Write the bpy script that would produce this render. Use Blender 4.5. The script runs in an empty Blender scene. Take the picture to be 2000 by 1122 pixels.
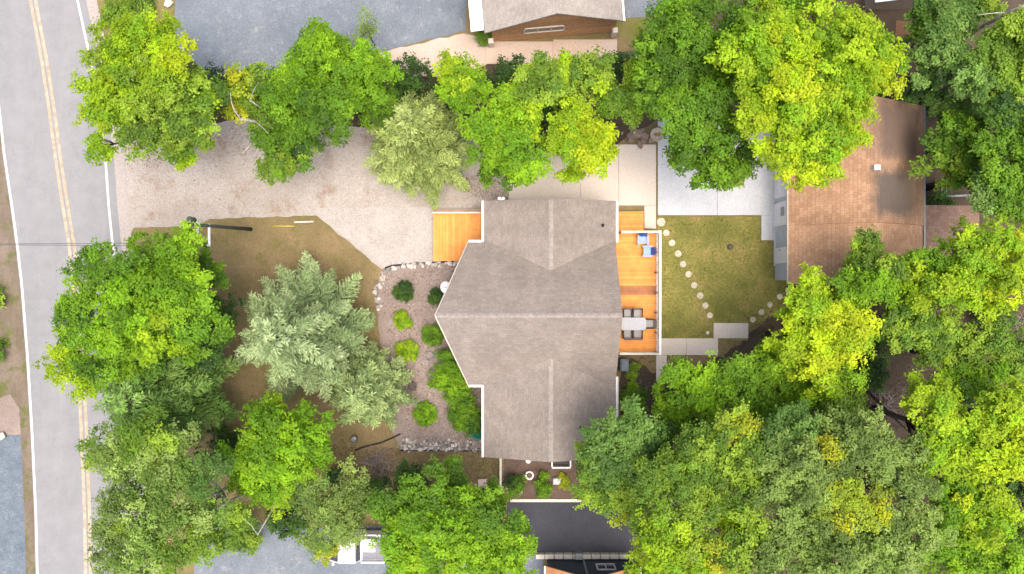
import bpy, math, random
import numpy as np
from mathutils import Matrix, Vector

R = math.radians
H = 44.0            # camera height in metres above the ground
PPM = 30.0          # photo pixels per metre on the ground
scene = bpy.context.scene

# ------------------------------------------------------------------ camera
cam_d = bpy.data.cameras.new('camera'); cam = bpy.data.objects.new('camera', cam_d)
scene.collection.objects.link(cam); scene.camera = cam
cam.location = (0, 0, H); cam.rotation_euler = (0, 0, 0)
cam_d.sensor_width = 36; cam_d.lens = 36 * H * PPM / 2000.0
cam_d.clip_end = 2000; cam_d.clip_start = 0.5

# ------------------------------------------------------------------ sky, sun, exposure
SUN_EL, SUN_AZ = R(79), R(140)      # azimuth measured from +Y clockwise: light comes from +X -Y
world = bpy.data.worlds.new('World'); scene.world = world; world.use_nodes = True
nt = world.node_tree; nt.nodes.clear()
wo = nt.nodes.new('ShaderNodeOutputWorld'); bg = nt.nodes.new('ShaderNodeBackground'); sk = nt.nodes.new('ShaderNodeTexSky')
sk.sky_type = 'NISHITA'; sk.sun_disc = False; sk.sun_elevation = SUN_EL; sk.sun_rotation = SUN_AZ
sk.air_density = 0.55; sk.dust_density = 5.0; sk.ozone_density = 0.0
bg.inputs['Strength'].default_value = 0.15
nt.links.new(sk.outputs[0], bg.inputs[0]); nt.links.new(bg.outputs[0], wo.inputs[0])
sun_d = bpy.data.lights.new('sun', 'SUN'); sun = bpy.data.objects.new('sun', sun_d); scene.collection.objects.link(sun)
sun_d.energy = 0.7; sun_d.angle = R(60); sun_d.color = (1.0, 0.94, 0.85)
sdir = Vector((math.sin(SUN_AZ) * math.cos(SUN_EL), math.cos(SUN_AZ) * math.cos(SUN_EL), math.sin(SUN_EL)))
sun.rotation_euler = sdir.to_track_quat('Z', 'Y').to_euler(); sun.location = sdir * 80
vs = scene.view_settings
vs.view_transform = 'Standard'; vs.look = 'None'; vs.exposure = 1.4; vs.gamma = 1.0; vs.use_curve_mapping = False
scene.cycles.max_bounces = 6; scene.cycles.transparent_max_bounces = 4
scene.cycles.use_denoising = True

# ------------------------------------------------------------------ helpers
rng = np.random.default_rng(11); random.seed(11)
col = scene.collection

def W(px, py, z=0.0):
    s = (H - z) / H / PPM
    return ((px - 1000) * s, (561 - py) * s, z)

def tag(o, label=None, cat=None, group=None, kind=None):
    if label: o['label'] = label
    if cat: o['category'] = cat
    if group: o['group'] = group
    if kind: o['kind'] = kind
    return o

def empty(name, loc, label=None, cat=None, group=None, rz=0.0, kind=None):
    e = bpy.data.objects.new(name, None); col.objects.link(e)
    e.location = loc; e.rotation_euler = (0, 0, rz); e.empty_display_size = 0.2
    return tag(e, label, cat, group, kind)

def link(name, me, mat=None, parent=None, local=False):
    o = bpy.data.objects.new(name, me); col.objects.link(o)
    if mat and not me.materials: me.materials.append(mat)
    if parent:
        o.parent = parent
        if not local:      # mesh is in world coordinates
            p = parent; m = Matrix.Identity(4); chain = []
            while p: chain.append(p); p = p.parent
            for q in reversed(chain): m = m @ q.matrix_parent_inverse @ q.matrix_basis
            o.matrix_parent_inverse = m.inverted()
    return o

def piece(name, me, mat, parent, loc, rz=0.0, scale=(1, 1, 1), rot=None):
    o = bpy.data.objects.new(name, me); col.objects.link(o)
    if mat and not me.materials: me.materials.append(mat)
    o.parent = parent
    b = Vector((0, 0, 0)); p = parent
    while p: b += p.location; p = p.parent
    o.location = Vector(loc) - b
    o.rotation_euler = rot if rot else (0, 0, rz); o.scale = scale
    return o

def copy_tree(o, parent=None):
    c = o.copy(); col.objects.link(c); c.parent = parent
    for ch in list(o.children): copy_tree(ch, c)
    return c

class MB:
    def __init__(s): s.v = []; s.f = []
    def poly(s, pts):
        n = len(s.v); s.v += [tuple(p) for p in pts]; s.f.append(tuple(range(n, n + len(pts)))); return s
    def box(s, c, d, rz=0.0):
        cx, cy, cz = c; a, b, h = d[0] / 2, d[1] / 2, d[2] / 2; co, si = math.cos(rz), math.sin(rz)
        n = len(s.v)
        for dz in (-h, h):
            for dx, dy in ((-a, -b), (a, -b), (a, b), (-a, b)):
                s.v.append((cx + dx * co - dy * si, cy + dx * si + dy * co, cz + dz))
        s.f += [(n, n+3, n+2, n+1), (n+4, n+5, n+6, n+7), (n, n+1, n+5, n+4), (n+1, n+2, n+6, n+5), (n+2, n+3, n+7, n+6), (n+3, n, n+4, n+7)]
        return s
    def slab(s, pts, t):           # polygon (counter-clockwise from above) extruded straight down by t
        n = len(s.v); k = len(pts)
        s.v += [tuple(p) for p in pts] + [(p[0], p[1], p[2] - t) for p in pts]
        s.f.append(tuple(range(n, n + k))); s.f.append(tuple(range(n + 2 * k - 1, n + k - 1, -1)))
        for i in range(k):
            j = (i + 1) % k; s.f.append((n + i, n + k + i, n + k + j, n + j))
        return s
    def tube(s, pts, rad, sides=7):
        pts = [Vector(p) for p in pts]; n0 = len(s.v); m = len(pts)
        if not hasattr(rad, '__len__'): rad = [rad] * m
        for i, p in enumerate(pts):
            d = (pts[min(i + 1, m - 1)] - pts[max(i - 1, 0)]).normalized()
            u = d.cross(Vector((0.3, 0.2, 1))) if abs(d.z) < 0.95 else d.cross(Vector((1, 0, 0)))
            u.normalize(); w = d.cross(u)
            for k in range(sides):
                a = 2 * math.pi * k / sides
                s.v.append(tuple(p + (u * math.cos(a) + w * math.sin(a)) * rad[i]))
        for i in range(m - 1):
            for k in range(sides):
                a = n0 + i * sides + k; b = n0 + i * sides + (k + 1) % sides
                s.f.append((a, b, b + sides, a + sides))
        s.f.append(tuple(range(n0 + sides - 1, n0 - 1, -1)))
        s.f.append(tuple(range(n0 + (m - 1) * sides, n0 + m * sides)))
        return s
    def lathe(s, c, prof, sides=20):   # prof: list of (r, z)
        n0 = len(s.v)
        for r, z in prof:
            for k in range(sides):
                a = 2 * math.pi * k / sides
                s.v.append((c[0] + r * math.cos(a), c[1] + r * math.sin(a), c[2] + z))
        for i in range(len(prof) - 1):
            for k in range(sides):
                a = n0 + i * sides + k; b = n0 + i * sides + (k + 1) % sides
                s.f.append((a, b, b + sides, a + sides))
        s.f.append(tuple(range(n0 + sides - 1, n0 - 1, -1))); s.f.append(tuple(range(n0 + (len(prof) - 1) * sides, n0 + len(prof) * sides)))
        return s
    def mesh(s, name='m', smooth=False):
        me = bpy.data.meshes.new(name); me.from_pydata(s.v, [], s.f); me.update()
        if smooth: me.polygons.foreach_set('use_smooth', [True] * len(me.polygons))
        return me
    def build(s, name, mat, parent=None, smooth=False, local=False):
        return link(name, s.mesh(name, smooth), mat, parent, local)

def bevel(o, w=0.01, seg=1):
    m = o.modifiers.new('bevel', 'BEVEL'); m.width = w; m.segments = seg; m.limit_method = 'ANGLE'
    return o

# ------------------------------------------------------------------ materials
def newmat(name):
    m = bpy.data.materials.new(name); m.use_nodes = True; t = m.node_tree
    b = t.nodes['Principled BSDF']; b.inputs['Specular IOR Level'].default_value = 0.25
    return m, t, b

def noise(t, scale, detail=4, rough=0.6, vec=None, stretch=None):
    n = t.nodes.new('ShaderNodeTexNoise'); n.inputs['Scale'].default_value = scale
    n.inputs['Detail'].default_value = detail; n.inputs['Roughness'].default_value = rough
    if vec is None:
        g = t.nodes.new('ShaderNodeNewGeometry'); vec = g.outputs['Position']
    if stretch:
        mp = t.nodes.new('ShaderNodeMapping'); mp.inputs['Scale'].default_value = stretch
        t.links.new(vec, mp.inputs['Vector']); vec = mp.outputs['Vector']
    t.links.new(vec, n.inputs['Vector'])
    return n.outputs['Fac']

def ramp(t, fac, stops):
    r = t.nodes.new('ShaderNodeValToRGB'); e = r.color_ramp.elements
    while len(e) < len(stops): e.new(0.5)
    for el, (p, c) in zip(e, stops): el.position = p; el.color = (*c, 1)
    t.links.new(fac, r.inputs['Fac']); return r.outputs['Color']

def mix(t, fac, a, b, mode='MIX'):
    m = t.nodes.new('ShaderNodeMix'); m.data_type = 'RGBA'; m.blend_type = mode
    if isinstance(fac, (int, float)): m.inputs[0].default_value = fac
    else: t.links.new(fac, m.inputs[0])
    for x, i in ((a, 6), (b, 7)):
        if isinstance(x, tuple): m.inputs[i].default_value = (*x, 1)
        else: t.links.new(x, m.inputs[i])
    return m.outputs[2]

def maprange(t, v, a, b, c=0.0, d=1.0, smooth=True):
    m = t.nodes.new('ShaderNodeMapRange'); m.interpolation_type = 'SMOOTHSTEP' if smooth else 'LINEAR'
    t.links.new(v, m.inputs[0])
    for i, x in zip((1, 2, 3, 4), (a, b, c, d)): m.inputs[i].default_value = x
    return m.outputs[0]

def bumpn(t, b, h, strength=0.4, dist=0.02):
    n = t.nodes.new('ShaderNodeBump'); n.inputs['Strength'].default_value = strength; n.inputs['Distance'].default_value = dist
    t.links.new(h, n.inputs['Height']); t.links.new(n.outputs[0], b.inputs['Normal'])

def ground_mat(name, c1, c2, c3, s1=0.25, s2=5.0, spk=(0.55, 0.75), rough=0.95, bump=0.5, mid=None, stretch=None, k=1.0, grain=0.15, crack=0.0):
    """large patches c1-c2, fine speckles of c3, optional mid-scale colour"""
    c1, c2, c3 = (tuple(x * k for x in c) for c in (c1, c2, c3))
    if mid: mid = (tuple(x * k for x in mid[0]),) + tuple(mid[1:])
    m, t, b = newmat(name)
    n1 = noise(t, s1, 5, 0.65, stretch=stretch); n2 = noise(t, s2, 5, 0.75)
    c = ramp(t, n1, [(0.35, c1), (0.65, c2)])
    if mid:
        n3 = noise(t, mid[1], 4, 0.7); c = mix(t, maprange(t, n3, mid[2], mid[3]), c, mid[0])
    c = mix(t, maprange(t, n2, spk[0], spk[1], 0, 0.8), c, c3)
    v = noise(t, 14, 2, 0.5); c = mix(t, 1.0, c, ramp(t, v, [(0.3, (1 - grain,) * 3), (0.7, (1 + grain * .7,) * 3)]), 'MULTIPLY')
    if crack:      # thin wandering cracks and faint stains
        n5 = noise(t, 0.33, 6, 0.62); m1 = maprange(t, n5, 0.494, 0.5); m2 = maprange(t, n5, 0.5, 0.506, 1.0, 0.0)
        mu = t.nodes.new('ShaderNodeMath'); mu.operation = 'MULTIPLY'; t.links.new(m1, mu.inputs[0]); t.links.new(m2, mu.inputs[1])
        m3 = t.nodes.new('ShaderNodeMath'); m3.operation = 'MULTIPLY'; t.links.new(mu.outputs[0], m3.inputs[0]); m3.inputs[1].default_value = crack
        c = mix(t, m3.outputs[0], c, tuple(x * .45 for x in c1))
        c = mix(t, 1.0, c, ramp(t, noise(t, 0.9, 5, 0.7), [(0.35, (0.92,) * 3), (0.65, (1.04,) * 3)]), 'MULTIPLY')
    t.links.new(c, b.inputs['Base Color']); b.inputs['Roughness'].default_value = rough
    bumpn(t, b, n2, bump, 0.03)
    return m

def plain(name, c, rough=0.5, metal=0.0, var=0.12, s=3.0, spec=0.3, rnd=0.0):
    m, t, b = newmat(name)
    n = noise(t, s, 4, 0.65)
    cc = mix(t, 1.0, tuple(c), ramp(t, n, [(0.3, (1 - var,) * 3), (0.7, (1 + var * 0.6,) * 3)]), 'MULTIPLY')
    if rnd:
        oi = t.nodes.new('ShaderNodeObjectInfo')
        cc = mix(t, 1.0, cc, ramp(t, oi.outputs['Random'], [(0, (1 - rnd,) * 3), (1, (1 + rnd * 0.6,) * 3)]), 'MULTIPLY')
    t.links.new(cc, b.inputs['Base Color'])
    b.inputs['Roughness'].default_value = rough; b.inputs['Metallic'].default_value = metal; b.inputs['Specular IOR Level'].default_value = spec
    return m

def shingle_mat(name, c, c2, rot=0.0, row=0.14, wid=0.33, patches=None, dark=0.82, var=0.12):
    m, t, b = newmat(name)
    g = t.nodes.new('ShaderNodeNewGeometry'); mp = t.nodes.new('ShaderNodeMapping'); mp.inputs['Rotation'].default_value = (0, 0, rot)
    t.links.new(g.outputs['Position'], mp.inputs['Vector'])
    br = t.nodes.new('ShaderNodeTexBrick'); br.inputs['Scale'].default_value = 1.0
    br.inputs['Brick Width'].default_value = wid; br.inputs['Row Height'].default_value = row
    br.inputs['Mortar Size'].default_value = 0.01; br.inputs['Mortar Smooth'].default_value = 1.0; br.inputs['Bias'].default_value = 0.0
    br.inputs['Color1'].default_value = (*c, 1); br.inputs['Color2'].default_value = (*c2, 1)
    br.inputs['Mortar'].default_value = tuple(x * dark for x in c) + (1,)
    t.links.new(mp.outputs[0], br.inputs['Vector'])
    cc = br.outputs['Color']
    n = noise(t, 0.5, 5, 0.6); cc = mix(t, 1.0, cc, ramp(t, n, [(0.3, (1 - var,) * 3), (0.7, (1 + var * 0.7,) * 3)]), 'MULTIPLY')
    n2 = noise(t, 9, 6, 0.85); cc = mix(t, 1.0, cc, ramp(t, n2, [(0.3, (0.72,) * 3), (0.7, (1.22,) * 3)]), 'MULTIPLY')
    n3 = noise(t, 1.1, 5, 0.7, stretch=(1.0, .35, 1) if rot == 0 else (.35, 1.0, 1)); cc = mix(t, 1.0, cc, ramp(t, n3, [(0.35, (0.9,) * 3), (0.65, (1.06,) * 3)]), 'MULTIPLY')
    if patches:
        sx = t.nodes.new('ShaderNodeSeparateXYZ')
        nv = t.nodes.new('ShaderNodeTexNoise'); nv.inputs['Scale'].default_value = 1.6; nv.inputs['Detail'].default_value = 8; nv.inputs['Roughness'].default_value = .75
        t.links.new(g.outputs['Position'], nv.inputs['Vector'])
        ad = t.nodes.new('ShaderNodeVectorMath'); ad.operation = 'MULTIPLY_ADD'
        t.links.new(nv.outputs['Color'], ad.inputs[0]); ad.inputs[1].default_value = (1.4, 1.4, 0); t.links.new(g.outputs['Position'], ad.inputs[2])
        t.links.new(ad.outputs[0], sx.inputs[0])
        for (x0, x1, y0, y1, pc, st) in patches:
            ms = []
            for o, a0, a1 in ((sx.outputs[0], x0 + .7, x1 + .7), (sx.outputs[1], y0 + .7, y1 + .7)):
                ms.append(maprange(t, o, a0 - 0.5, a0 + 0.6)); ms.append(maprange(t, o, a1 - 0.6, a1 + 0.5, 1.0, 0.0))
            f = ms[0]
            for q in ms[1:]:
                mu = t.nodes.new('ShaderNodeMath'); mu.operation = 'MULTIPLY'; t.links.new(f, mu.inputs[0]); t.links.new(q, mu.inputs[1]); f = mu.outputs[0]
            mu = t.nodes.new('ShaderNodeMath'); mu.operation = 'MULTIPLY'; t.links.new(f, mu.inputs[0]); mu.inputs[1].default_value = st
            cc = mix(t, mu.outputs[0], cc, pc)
    t.links.new(cc, b.inputs['Base Color']); b.inputs['Roughness'].default_value = 0.95; b.inputs['Specular IOR Level'].default_value = 0.15
    bumpn(t, b, br.outputs['Fac'], -0.3, 0.02)
    return m

def foliage_mat(name, trans=0.3, rough=0.5):
    m, t, b = newmat(name)
    a = t.nodes.new('ShaderNodeAttribute'); a.attribute_name = 'leaf'
    t.links.new(a.outputs['Color'], b.inputs['Base Color']); b.inputs['Roughness'].default_value = rough; b.inputs['Specular IOR Level'].default_value = 0.3
    tr = t.nodes.new('ShaderNodeBsdfTranslucent')
    t.links.new(mix(t, 1.0, a.outputs['Color'], (1.25, 1.15, 0.6), 'MULTIPLY'), tr.inputs['Color'])
    ms = t.nodes.new('ShaderNodeMixShader'); ms.inputs[0].default_value = trans
    t.links.new(b.outputs[0], ms.inputs[1]); t.links.new(tr.outputs[0], ms.inputs[2])
    t.links.new(ms.outputs[0], t.nodes['Material Output'].inputs['Surface'])
    return m

M = {}
M['ground'] = ground_mat('dry_lawn', (0.125, 0.10, 0.042), (0.20, 0.145, 0.075), (0.10, 0.10, 0.03), 0.3, 4.0, k=1.3, grain=.25, mid=((0.13, 0.115, 0.04), 0.9, 0.5, 0.7))
M['litter'] = ground_mat('forest_litter', (0.055, 0.042, 0.028), (0.09, 0.065, 0.045), (0.05, 0.07, 0.02), 0.4, 4.0)
M['green_lawn'] = ground_mat('green_lawn', (0.085, 0.088, 0.02), (0.165, 0.15, 0.042), (0.07, 0.09, 0.018), 0.35, 5.0, mid=((0.17, 0.135, 0.045), 0.7, 0.50, 0.68), k=1.7, grain=.25)
M['verge'] = ground_mat('verge_grass', (0.14, 0.155, 0.03), (0.22, 0.17, 0.08), (0.12, 0.17, 0.025), 0.5, 5.0)
M['roadside'] = ground_mat('roadside_soil', (0.16, 0.125, 0.085), (0.25, 0.20, 0.155), (0.11, 0.12, 0.04), 0.6, 4.0, mid=((0.13, 0.14, 0.04), 0.8, 0.48, 0.66), stretch=(1.4, .4, 1), k=.82)
M['gravel'] = ground_mat('gravel', (0.335, 0.295, 0.25), (0.40, 0.365, 0.325), (0.27, 0.215, 0.17), 0.25, 6.0, spk=(0.52, 0.74), mid=((0.285, 0.22, 0.17), 0.7, 0.5, 0.74), grain=.2)
M['concrete'] = ground_mat('concrete', (0.56, 0.49, 0.41), (0.61, 0.545, 0.465), (0.45, 0.38, 0.30), 0.3, 3.0, spk=(0.62, 0.8), bump=0.15)
M['drive_concrete'] = ground_mat('drive_concrete', (0.355, 0.325, 0.29), (0.41, 0.38, 0.35), (0.29, 0.25, 0.21), 0.5, 4.0, spk=(0.52, 0.72), bump=0.2, grain=.2, mid=((0.35, 0.305, 0.27), 1.2, 0.52, 0.75))
M['blue_concrete'] = ground_mat('pale_concrete', (0.46, 0.475, 0.49), (0.54, 0.55, 0.56), (0.40, 0.41, 0.42), 0.4, 3.5, spk=(0.58, 0.8), bump=0.15)
M['mulch'] = ground_mat('mulch', (0.225, 0.175, 0.145), (0.29, 0.235, 0.205), (0.13, 0.095, 0.075), 0.5, 7.0, spk=(0.54, 0.7), bump=0.9)
M['garden_soil'] = ground_mat('garden_soil', (0.10, 0.065, 0.045), (0.16, 0.115, 0.09), (0.06, 0.04, 0.03), 0.7, 6.0, bump=0.9)
M['pink_gravel'] = ground_mat('pink_gravel', (0.50, 0.38, 0.29), (0.53, 0.43, 0.36), (0.36, 0.23, 0.16), 0.4, 6.0, spk=(0.58, 0.75))
M['asphalt'] = ground_mat('worn_asphalt', (0.195, 0.228, 0.262), (0.275, 0.312, 0.345), (0.155, 0.178, 0.225), 0.25, 6.0, spk=(0.52, 0.75), mid=((0.37, 0.38, 0.38), 1.4, 0.55, 0.72), bump=0.25, k=.74, grain=.2, crack=.35)
M['slate_asphalt'] = ground_mat('slate_asphalt', (0.105, 0.135, 0.16), (0.16, 0.19, 0.215), (0.085, 0.105, 0.125), 0.9, 5.0, bump=0.25, grain=.3, mid=((0.19, 0.215, 0.235), 2.2, 0.55, 0.72))
M['dark_asphalt'] = ground_mat('dark_asphalt', (0.042, 0.045, 0.053), (0.06, 0.06, 0.07), (0.075, 0.07, 0.07), 0.4, 6.0, spk=(0.6, 0.85), bump=0.2)
M['road'] = ground_mat('road_asphalt', (0.395, 0.40, 0.40), (0.445, 0.445, 0.445), (0.365, 0.37, 0.372), 0.5, 5.0, spk=(0.62, 0.9), bump=0.05, stretch=(1, 0.12, 1), k=0.57, grain=.05, crack=.22)
M['shoulder'] = ground_mat('shoulder', (0.33, 0.295, 0.265), (0.39, 0.35, 0.315), (0.24, 0.19, 0.16), 0.6, 5.0, bump=0.3, stretch=(1, .25, 1))
M['red_soil'] = ground_mat('red_soil', (0.19, 0.10, 0.055), (0.16, 0.085, 0.05), (0.09, 0.06, 0.04), 0.6, 5.0)
M['white_line'] = plain('white_line', (0.66, 0.65, 0.63), 0.8, var=0.25, s=4)
M['yellow_line'] = plain('yellow_line', (0.40, 0.335, 0.24), 0.8, var=0.3, s=3)
M['roof_ns'] = shingle_mat('grey_shingle_rows', (0.228, 0.195, 0.166), (0.265, 0.231, 0.20), R(90))
M['roof_ew'] = shingle_mat('grey_shingle_courses', (0.228, 0.195, 0.166), (0.265, 0.231, 0.20), 0)
M['ridge'] = plain('ridge_shingle', (0.295, 0.26, 0.23), 0.95, var=0.3, s=5)
M['white'] = plain('white_paint', (0.80, 0.79, 0.78), 0.5, var=0.08)
M['cream'] = plain('cream_paint', (0.60, 0.55, 0.46), 0.6)
M['siding'] = plain('tan_siding', (0.32, 0.25, 0.18), 0.7)
M['wood_siding'] = plain('cedar_siding', (0.46, 0.26, 0.13), 0.7, var=0.3, s=6, rnd=0.18)
M['board'] = plain('orange_stained_board', (0.74, 0.295, 0.06), 0.6, var=0.2, s=2.5, rnd=0.16)
M['board_brown'] = plain('brown_stained_board', (0.36, 0.14, 0.055), 0.6, var=0.2, s=2.5, rnd=0.12)
M['board_side'] = plain('weathered_board', (0.34, 0.25, 0.19), 0.8, var=0.2)
M['glass'] = plain('window_glass', (0.05, 0.06, 0.07), 0.08, spec=0.8)
M['metal'] = plain('grey_metal', (0.30, 0.31, 0.32), 0.45, 0.4)
M['dark'] = plain('dark_metal', (0.03, 0.03, 0.032), 0.5)
M['black_plastic'] = plain('black_plastic', (0.025, 0.024, 0.024), 0.6)
M['blue_light'] = plain('sky_blue_plastic', (0.24, 0.37, 0.72), 0.45)
M['blue_dark'] = plain('deep_blue_plastic', (0.035, 0.10, 0.36), 0.45)
M['fabric'] = plain('grey_sling', (0.30, 0.29, 0.275), 0.8)
M['table'] = plain('pale_table_top', (0.31, 0.32, 0.35), 0.35)
M['grill'] = plain('slate_cover', (0.13, 0.16, 0.19), 0.7)
M['stone_cream'] = plain('cream_stone', (0.56, 0.51, 0.40), 0.9, var=0.25, s=8, rnd=0.15)
M['rock'] = plain('field_rock', (0.45, 0.41, 0.36), 0.9, var=0.35, s=5, rnd=0.7)
M['boulder'] = plain('brown_boulder', (0.27, 0.20, 0.16), 0.9, var=0.35, s=5, rnd=0.4)
M['teal'] = plain('teal_plastic', (0.02, 0.21, 0.17), 0.5)
M['bark'] = plain('bark', (0.10, 0.08, 0.065), 0.9, var=0.35, s=6)
M['pale_bark'] = plain('pale_bark', (0.46, 0.43, 0.38), 0.85, var=0.45, s=4)
M['brush'] = plain('dry_twig', (0.36, 0.29, 0.27), 0.9, var=0.3)
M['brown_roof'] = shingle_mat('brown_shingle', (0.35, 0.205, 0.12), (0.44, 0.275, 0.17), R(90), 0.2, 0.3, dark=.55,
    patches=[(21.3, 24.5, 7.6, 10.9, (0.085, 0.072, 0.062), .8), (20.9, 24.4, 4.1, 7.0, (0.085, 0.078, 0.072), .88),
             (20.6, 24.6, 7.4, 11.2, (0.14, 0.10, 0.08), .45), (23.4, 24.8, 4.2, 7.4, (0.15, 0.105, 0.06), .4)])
M['brown_roof2'] = shingle_mat('brown_shingle_plain', (0.39, 0.23, 0.135), (0.47, 0.295, 0.185), R(90), 0.2, 0.3, dark=.55)
M['brown_roof3'] = shingle_mat('brown_shingle_low', (0.24, 0.15, 0.11), (0.30, 0.20, 0.15), 0, 0.2, 0.3)
M['north_roof'] = shingle_mat('pale_shingle', (0.31, 0.28, 0.245), (0.36, 0.325, 0.29), R(90))
M['orange_roof'] = shingle_mat('orange_shingle', (0.40, 0.19, 0.08), (0.46, 0.24, 0.11), 0)
M['slate_siding'] = plain('slate_siding', (0.055, 0.07, 0.085), 0.6)
M['blue_siding'] = plain('blue_grey_siding', (0.50, 0.53, 0.55), 0.6)
M['yellow_pipe'] = plain('yellow_plastic', (0.50, 0.42, 0.06), 0.5)
M['pole'] = plain('dark_green_pole', (0.065, 0.085, 0.072), 0.7, var=0.3)
M['wire'] = plain('wire', (0.10, 0.10, 0.11), 0.6)
M['truck'] = plain('white_car_paint', (0.74, 0.74, 0.76), 0.25, var=0.03, spec=0.5)
M['truck_bed'] = plain('grey_bed_liner', (0.22, 0.22, 0.26), 0.7)
M['tyre'] = plain('tyre_rubber', (0.02, 0.02, 0.02), 0.8)
M['bluetarp'] = plain('navy_plastic', (0.02, 0.03, 0.16), 0.5)
M['leaf'] = foliage_mat('leaves', 0.46, 0.6)
M['needle'] = foliage_mat('needles', 0.15, 0.6)
M['grass'] = foliage_mat('grass_blades', 0.3, 0.7)

# ------------------------------------------------------------------ ground, road, paving
def outline(px_pts, z=0.0, jit=0.0, step=0.5, seed=1):
    rs = random.Random(seed); w = [W(*p) for p in px_pts]; out = []
    for i, a in enumerate(w):
        b = w[(i + 1) % len(w)]; L = math.hypot(b[0] - a[0], b[1] - a[1]); n = max(1, int(L / step)) if jit else 1
        for k in range(n):
            f = k / n; j = jit if k else 0
            out.append((a[0] + (b[0] - a[0]) * f + rs.uniform(-j, j), a[1] + (b[1] - a[1]) * f + rs.uniform(-j, j), z))
    A = sum(out[i - 1][0] * out[i][1] - out[i][0] * out[i - 1][1] for i in range(len(out)))
    return out if A > 0 else out[::-1]

def sheet(name, px_pts, z, mat, jit=0.0, parent=None, seed=1, step=0.5, kind='structure'):
    from mathutils.geometry import delaunay_2d_cdt
    pts = outline(px_pts, z, jit, step, seed); n = len(pts)
    vv, _e, ff, *_r = delaunay_2d_cdt([Vector(p[:2]) for p in pts], [(i, (i + 1) % n) for i in range(n)], [], 1, 1e-5)
    me = bpy.data.meshes.new(name); me.from_pydata([(v.x, v.y, z) for v in vv], [], [tuple(f) for f in ff]); me.update()
    o = link(name, me, M[mat], parent)
    if kind and not parent: o['kind'] = kind
    return o

g = MB(); N = 40; S = 300
for i in range(N):
    for j in range(N):
        x0, x1 = -S + 2 * S * i / N, -S + 2 * S * (i + 1) / N; y0, y1 = -S + 2 * S * j / N, -S + 2 * S * (j + 1) / N
        g.poly([(x0, y0, 0), (x1, y0, 0), (x1, y1, 0), (x0, y1, 0)])
o = g.build('ground', M['ground']); o['kind'] = 'structure'

# the road follows these photo points: (y, left line, yellow centre, right line)
RD = [(-700, -200, -105, -20), (-300, -95, -10, 80), (-100, -50, 42, 128), (0, -35, 65, 152), (110, -18, 86, 176), (215, 0, 102, 194), (300, 9, 113, 206),
      (400, 24, 128, 213), (480, 35, 141, 221), (560, 44, 150, 231), (700, 55, 158, 246), (850, 64, 165, 258), (1000, 71, 171, 268), (1122, 74, 173, 272), (1400, 80, 178, 278), (1900, 84, 184, 284)]
def strip(name, xs, off0, off1, z, mat, parent=None):
    m = MB()
    for a, b in zip(RD[:-1], RD[1:]):
        n = 6
        for k in range(n):
            f0, f1 = k / n, (k + 1) / n
            def at(f, off): return W(a[xs] + (b[xs] - a[xs]) * f + off * 30, a[0] + (b[0] - a[0]) * f)
            p = [at(f1, off0), at(f1, off1), at(f0, off1), at(f0, off0)]
            m.poly([(q[0], q[1], z) for q in p])
    return m.build(name, M[mat], parent)
m = MB()
for a, b in zip(RD[:-1], RD[1:]):
    for k in range(6):
        f0, f1 = k / 6, (k + 1) / 6
        def at(f, c, off): return W(a[c] + (b[c] - a[c]) * f + off * 30, a[0] + (b[0] - a[0]) * f)
        p = [at(f1, 1, -0.12), at(f1, 3, 0.55), at(f0, 3, 0.55), at(f0, 1, -0.12)]
        m.poly([(q[0], q[1], 0.045) for q in p])
road = m.build('road', M['road']); road['kind'] = 'structure'
strip('edge_line', 1, -0.07, 0.07, 0.05, 'white_line', road)
strip('edge_line', 3, -0.07, 0.07, 0.05, 'white_line', road)
strip('centre_line', 2, -0.27, -0.06, 0.05, 'yellow_line', road)
strip('centre_line', 2, 0.06, 0.27, 0.05, 'yellow_line', road)
strip('road_shoulder', 3, 0.4, 1.25, 0.04, 'shoulder')['kind'] = 'structure'
strip('road_shoulder', 1, -0.75, -0.05, 0.036, 'roadside')['kind'] = 'structure'
sheet('verge', [(-700, -300), (-60, -300), (-25, 0), (0, 215), (22, 420), (35, 560), (46, 700), (52, 850), (52, 1500), (-700, 1500)], 0.012, 'roadside', 0.1)
sheet('roadside_pavement', [(-700, 852), (48, 850), (50, 950), (52, 1122), (56, 1600), (-700, 1600)], 0.02, 'slate_asphalt', 0.04)
sheet('gravel_patch', [(-60, 780), (20, 770), (40, 800), (44, 848), (-60, 848)], 0.022, 'mulch', 0.25)

sheet('gravel_drive', [(222, 285), (330, 258), (450, 236), (560, 235), (620, 245), (720, 250), (850, 262), (940, 262), (1005, 290), (1005, 398), (940, 420), (845, 505), (745, 526),
      (618, 421), (500, 425), (410, 428), (380, 442), (262, 445), (234, 490)], 0.03, 'gravel', 0.05, step=0.35)
sheet('concrete_drive', [(606, 407), (850, 405), (900, 400), (900, 510), (848, 512), (752, 522), (747, 525), (618, 420)], 0.036, 'drive_concrete')
sheet('lawn', [(392, 430), (500, 426), (616, 422), (744, 527), (737, 600), (765, 700), (770, 860), (640, 900), (430, 860), (330, 700), (350, 520)], 0.016, 'ground', 0.06)
sheet('back_lawn', [(1284, 424), (1486, 424), (1490, 470), (1512, 474), (1514, 520), (1545, 522), (1545, 600), (1460, 640), (1460, 665), (1284, 665)], 0.024, 'green_lawn', 0.03)
sheet('forest_floor', [(1545, 575), (1480, 640), (1420, 690), (1300, 745), (1235, 700), (1212, 705), (1212, 890), (1120, 900), (1125, 975), (1250, 980), (1250, 1500), (2600, 1500), (2600, -300), (1700, -300), (1240, 60), (1240, 225), (1520, 225), (1540, 360)], 0.008, 'litter', 0.12)
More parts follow.
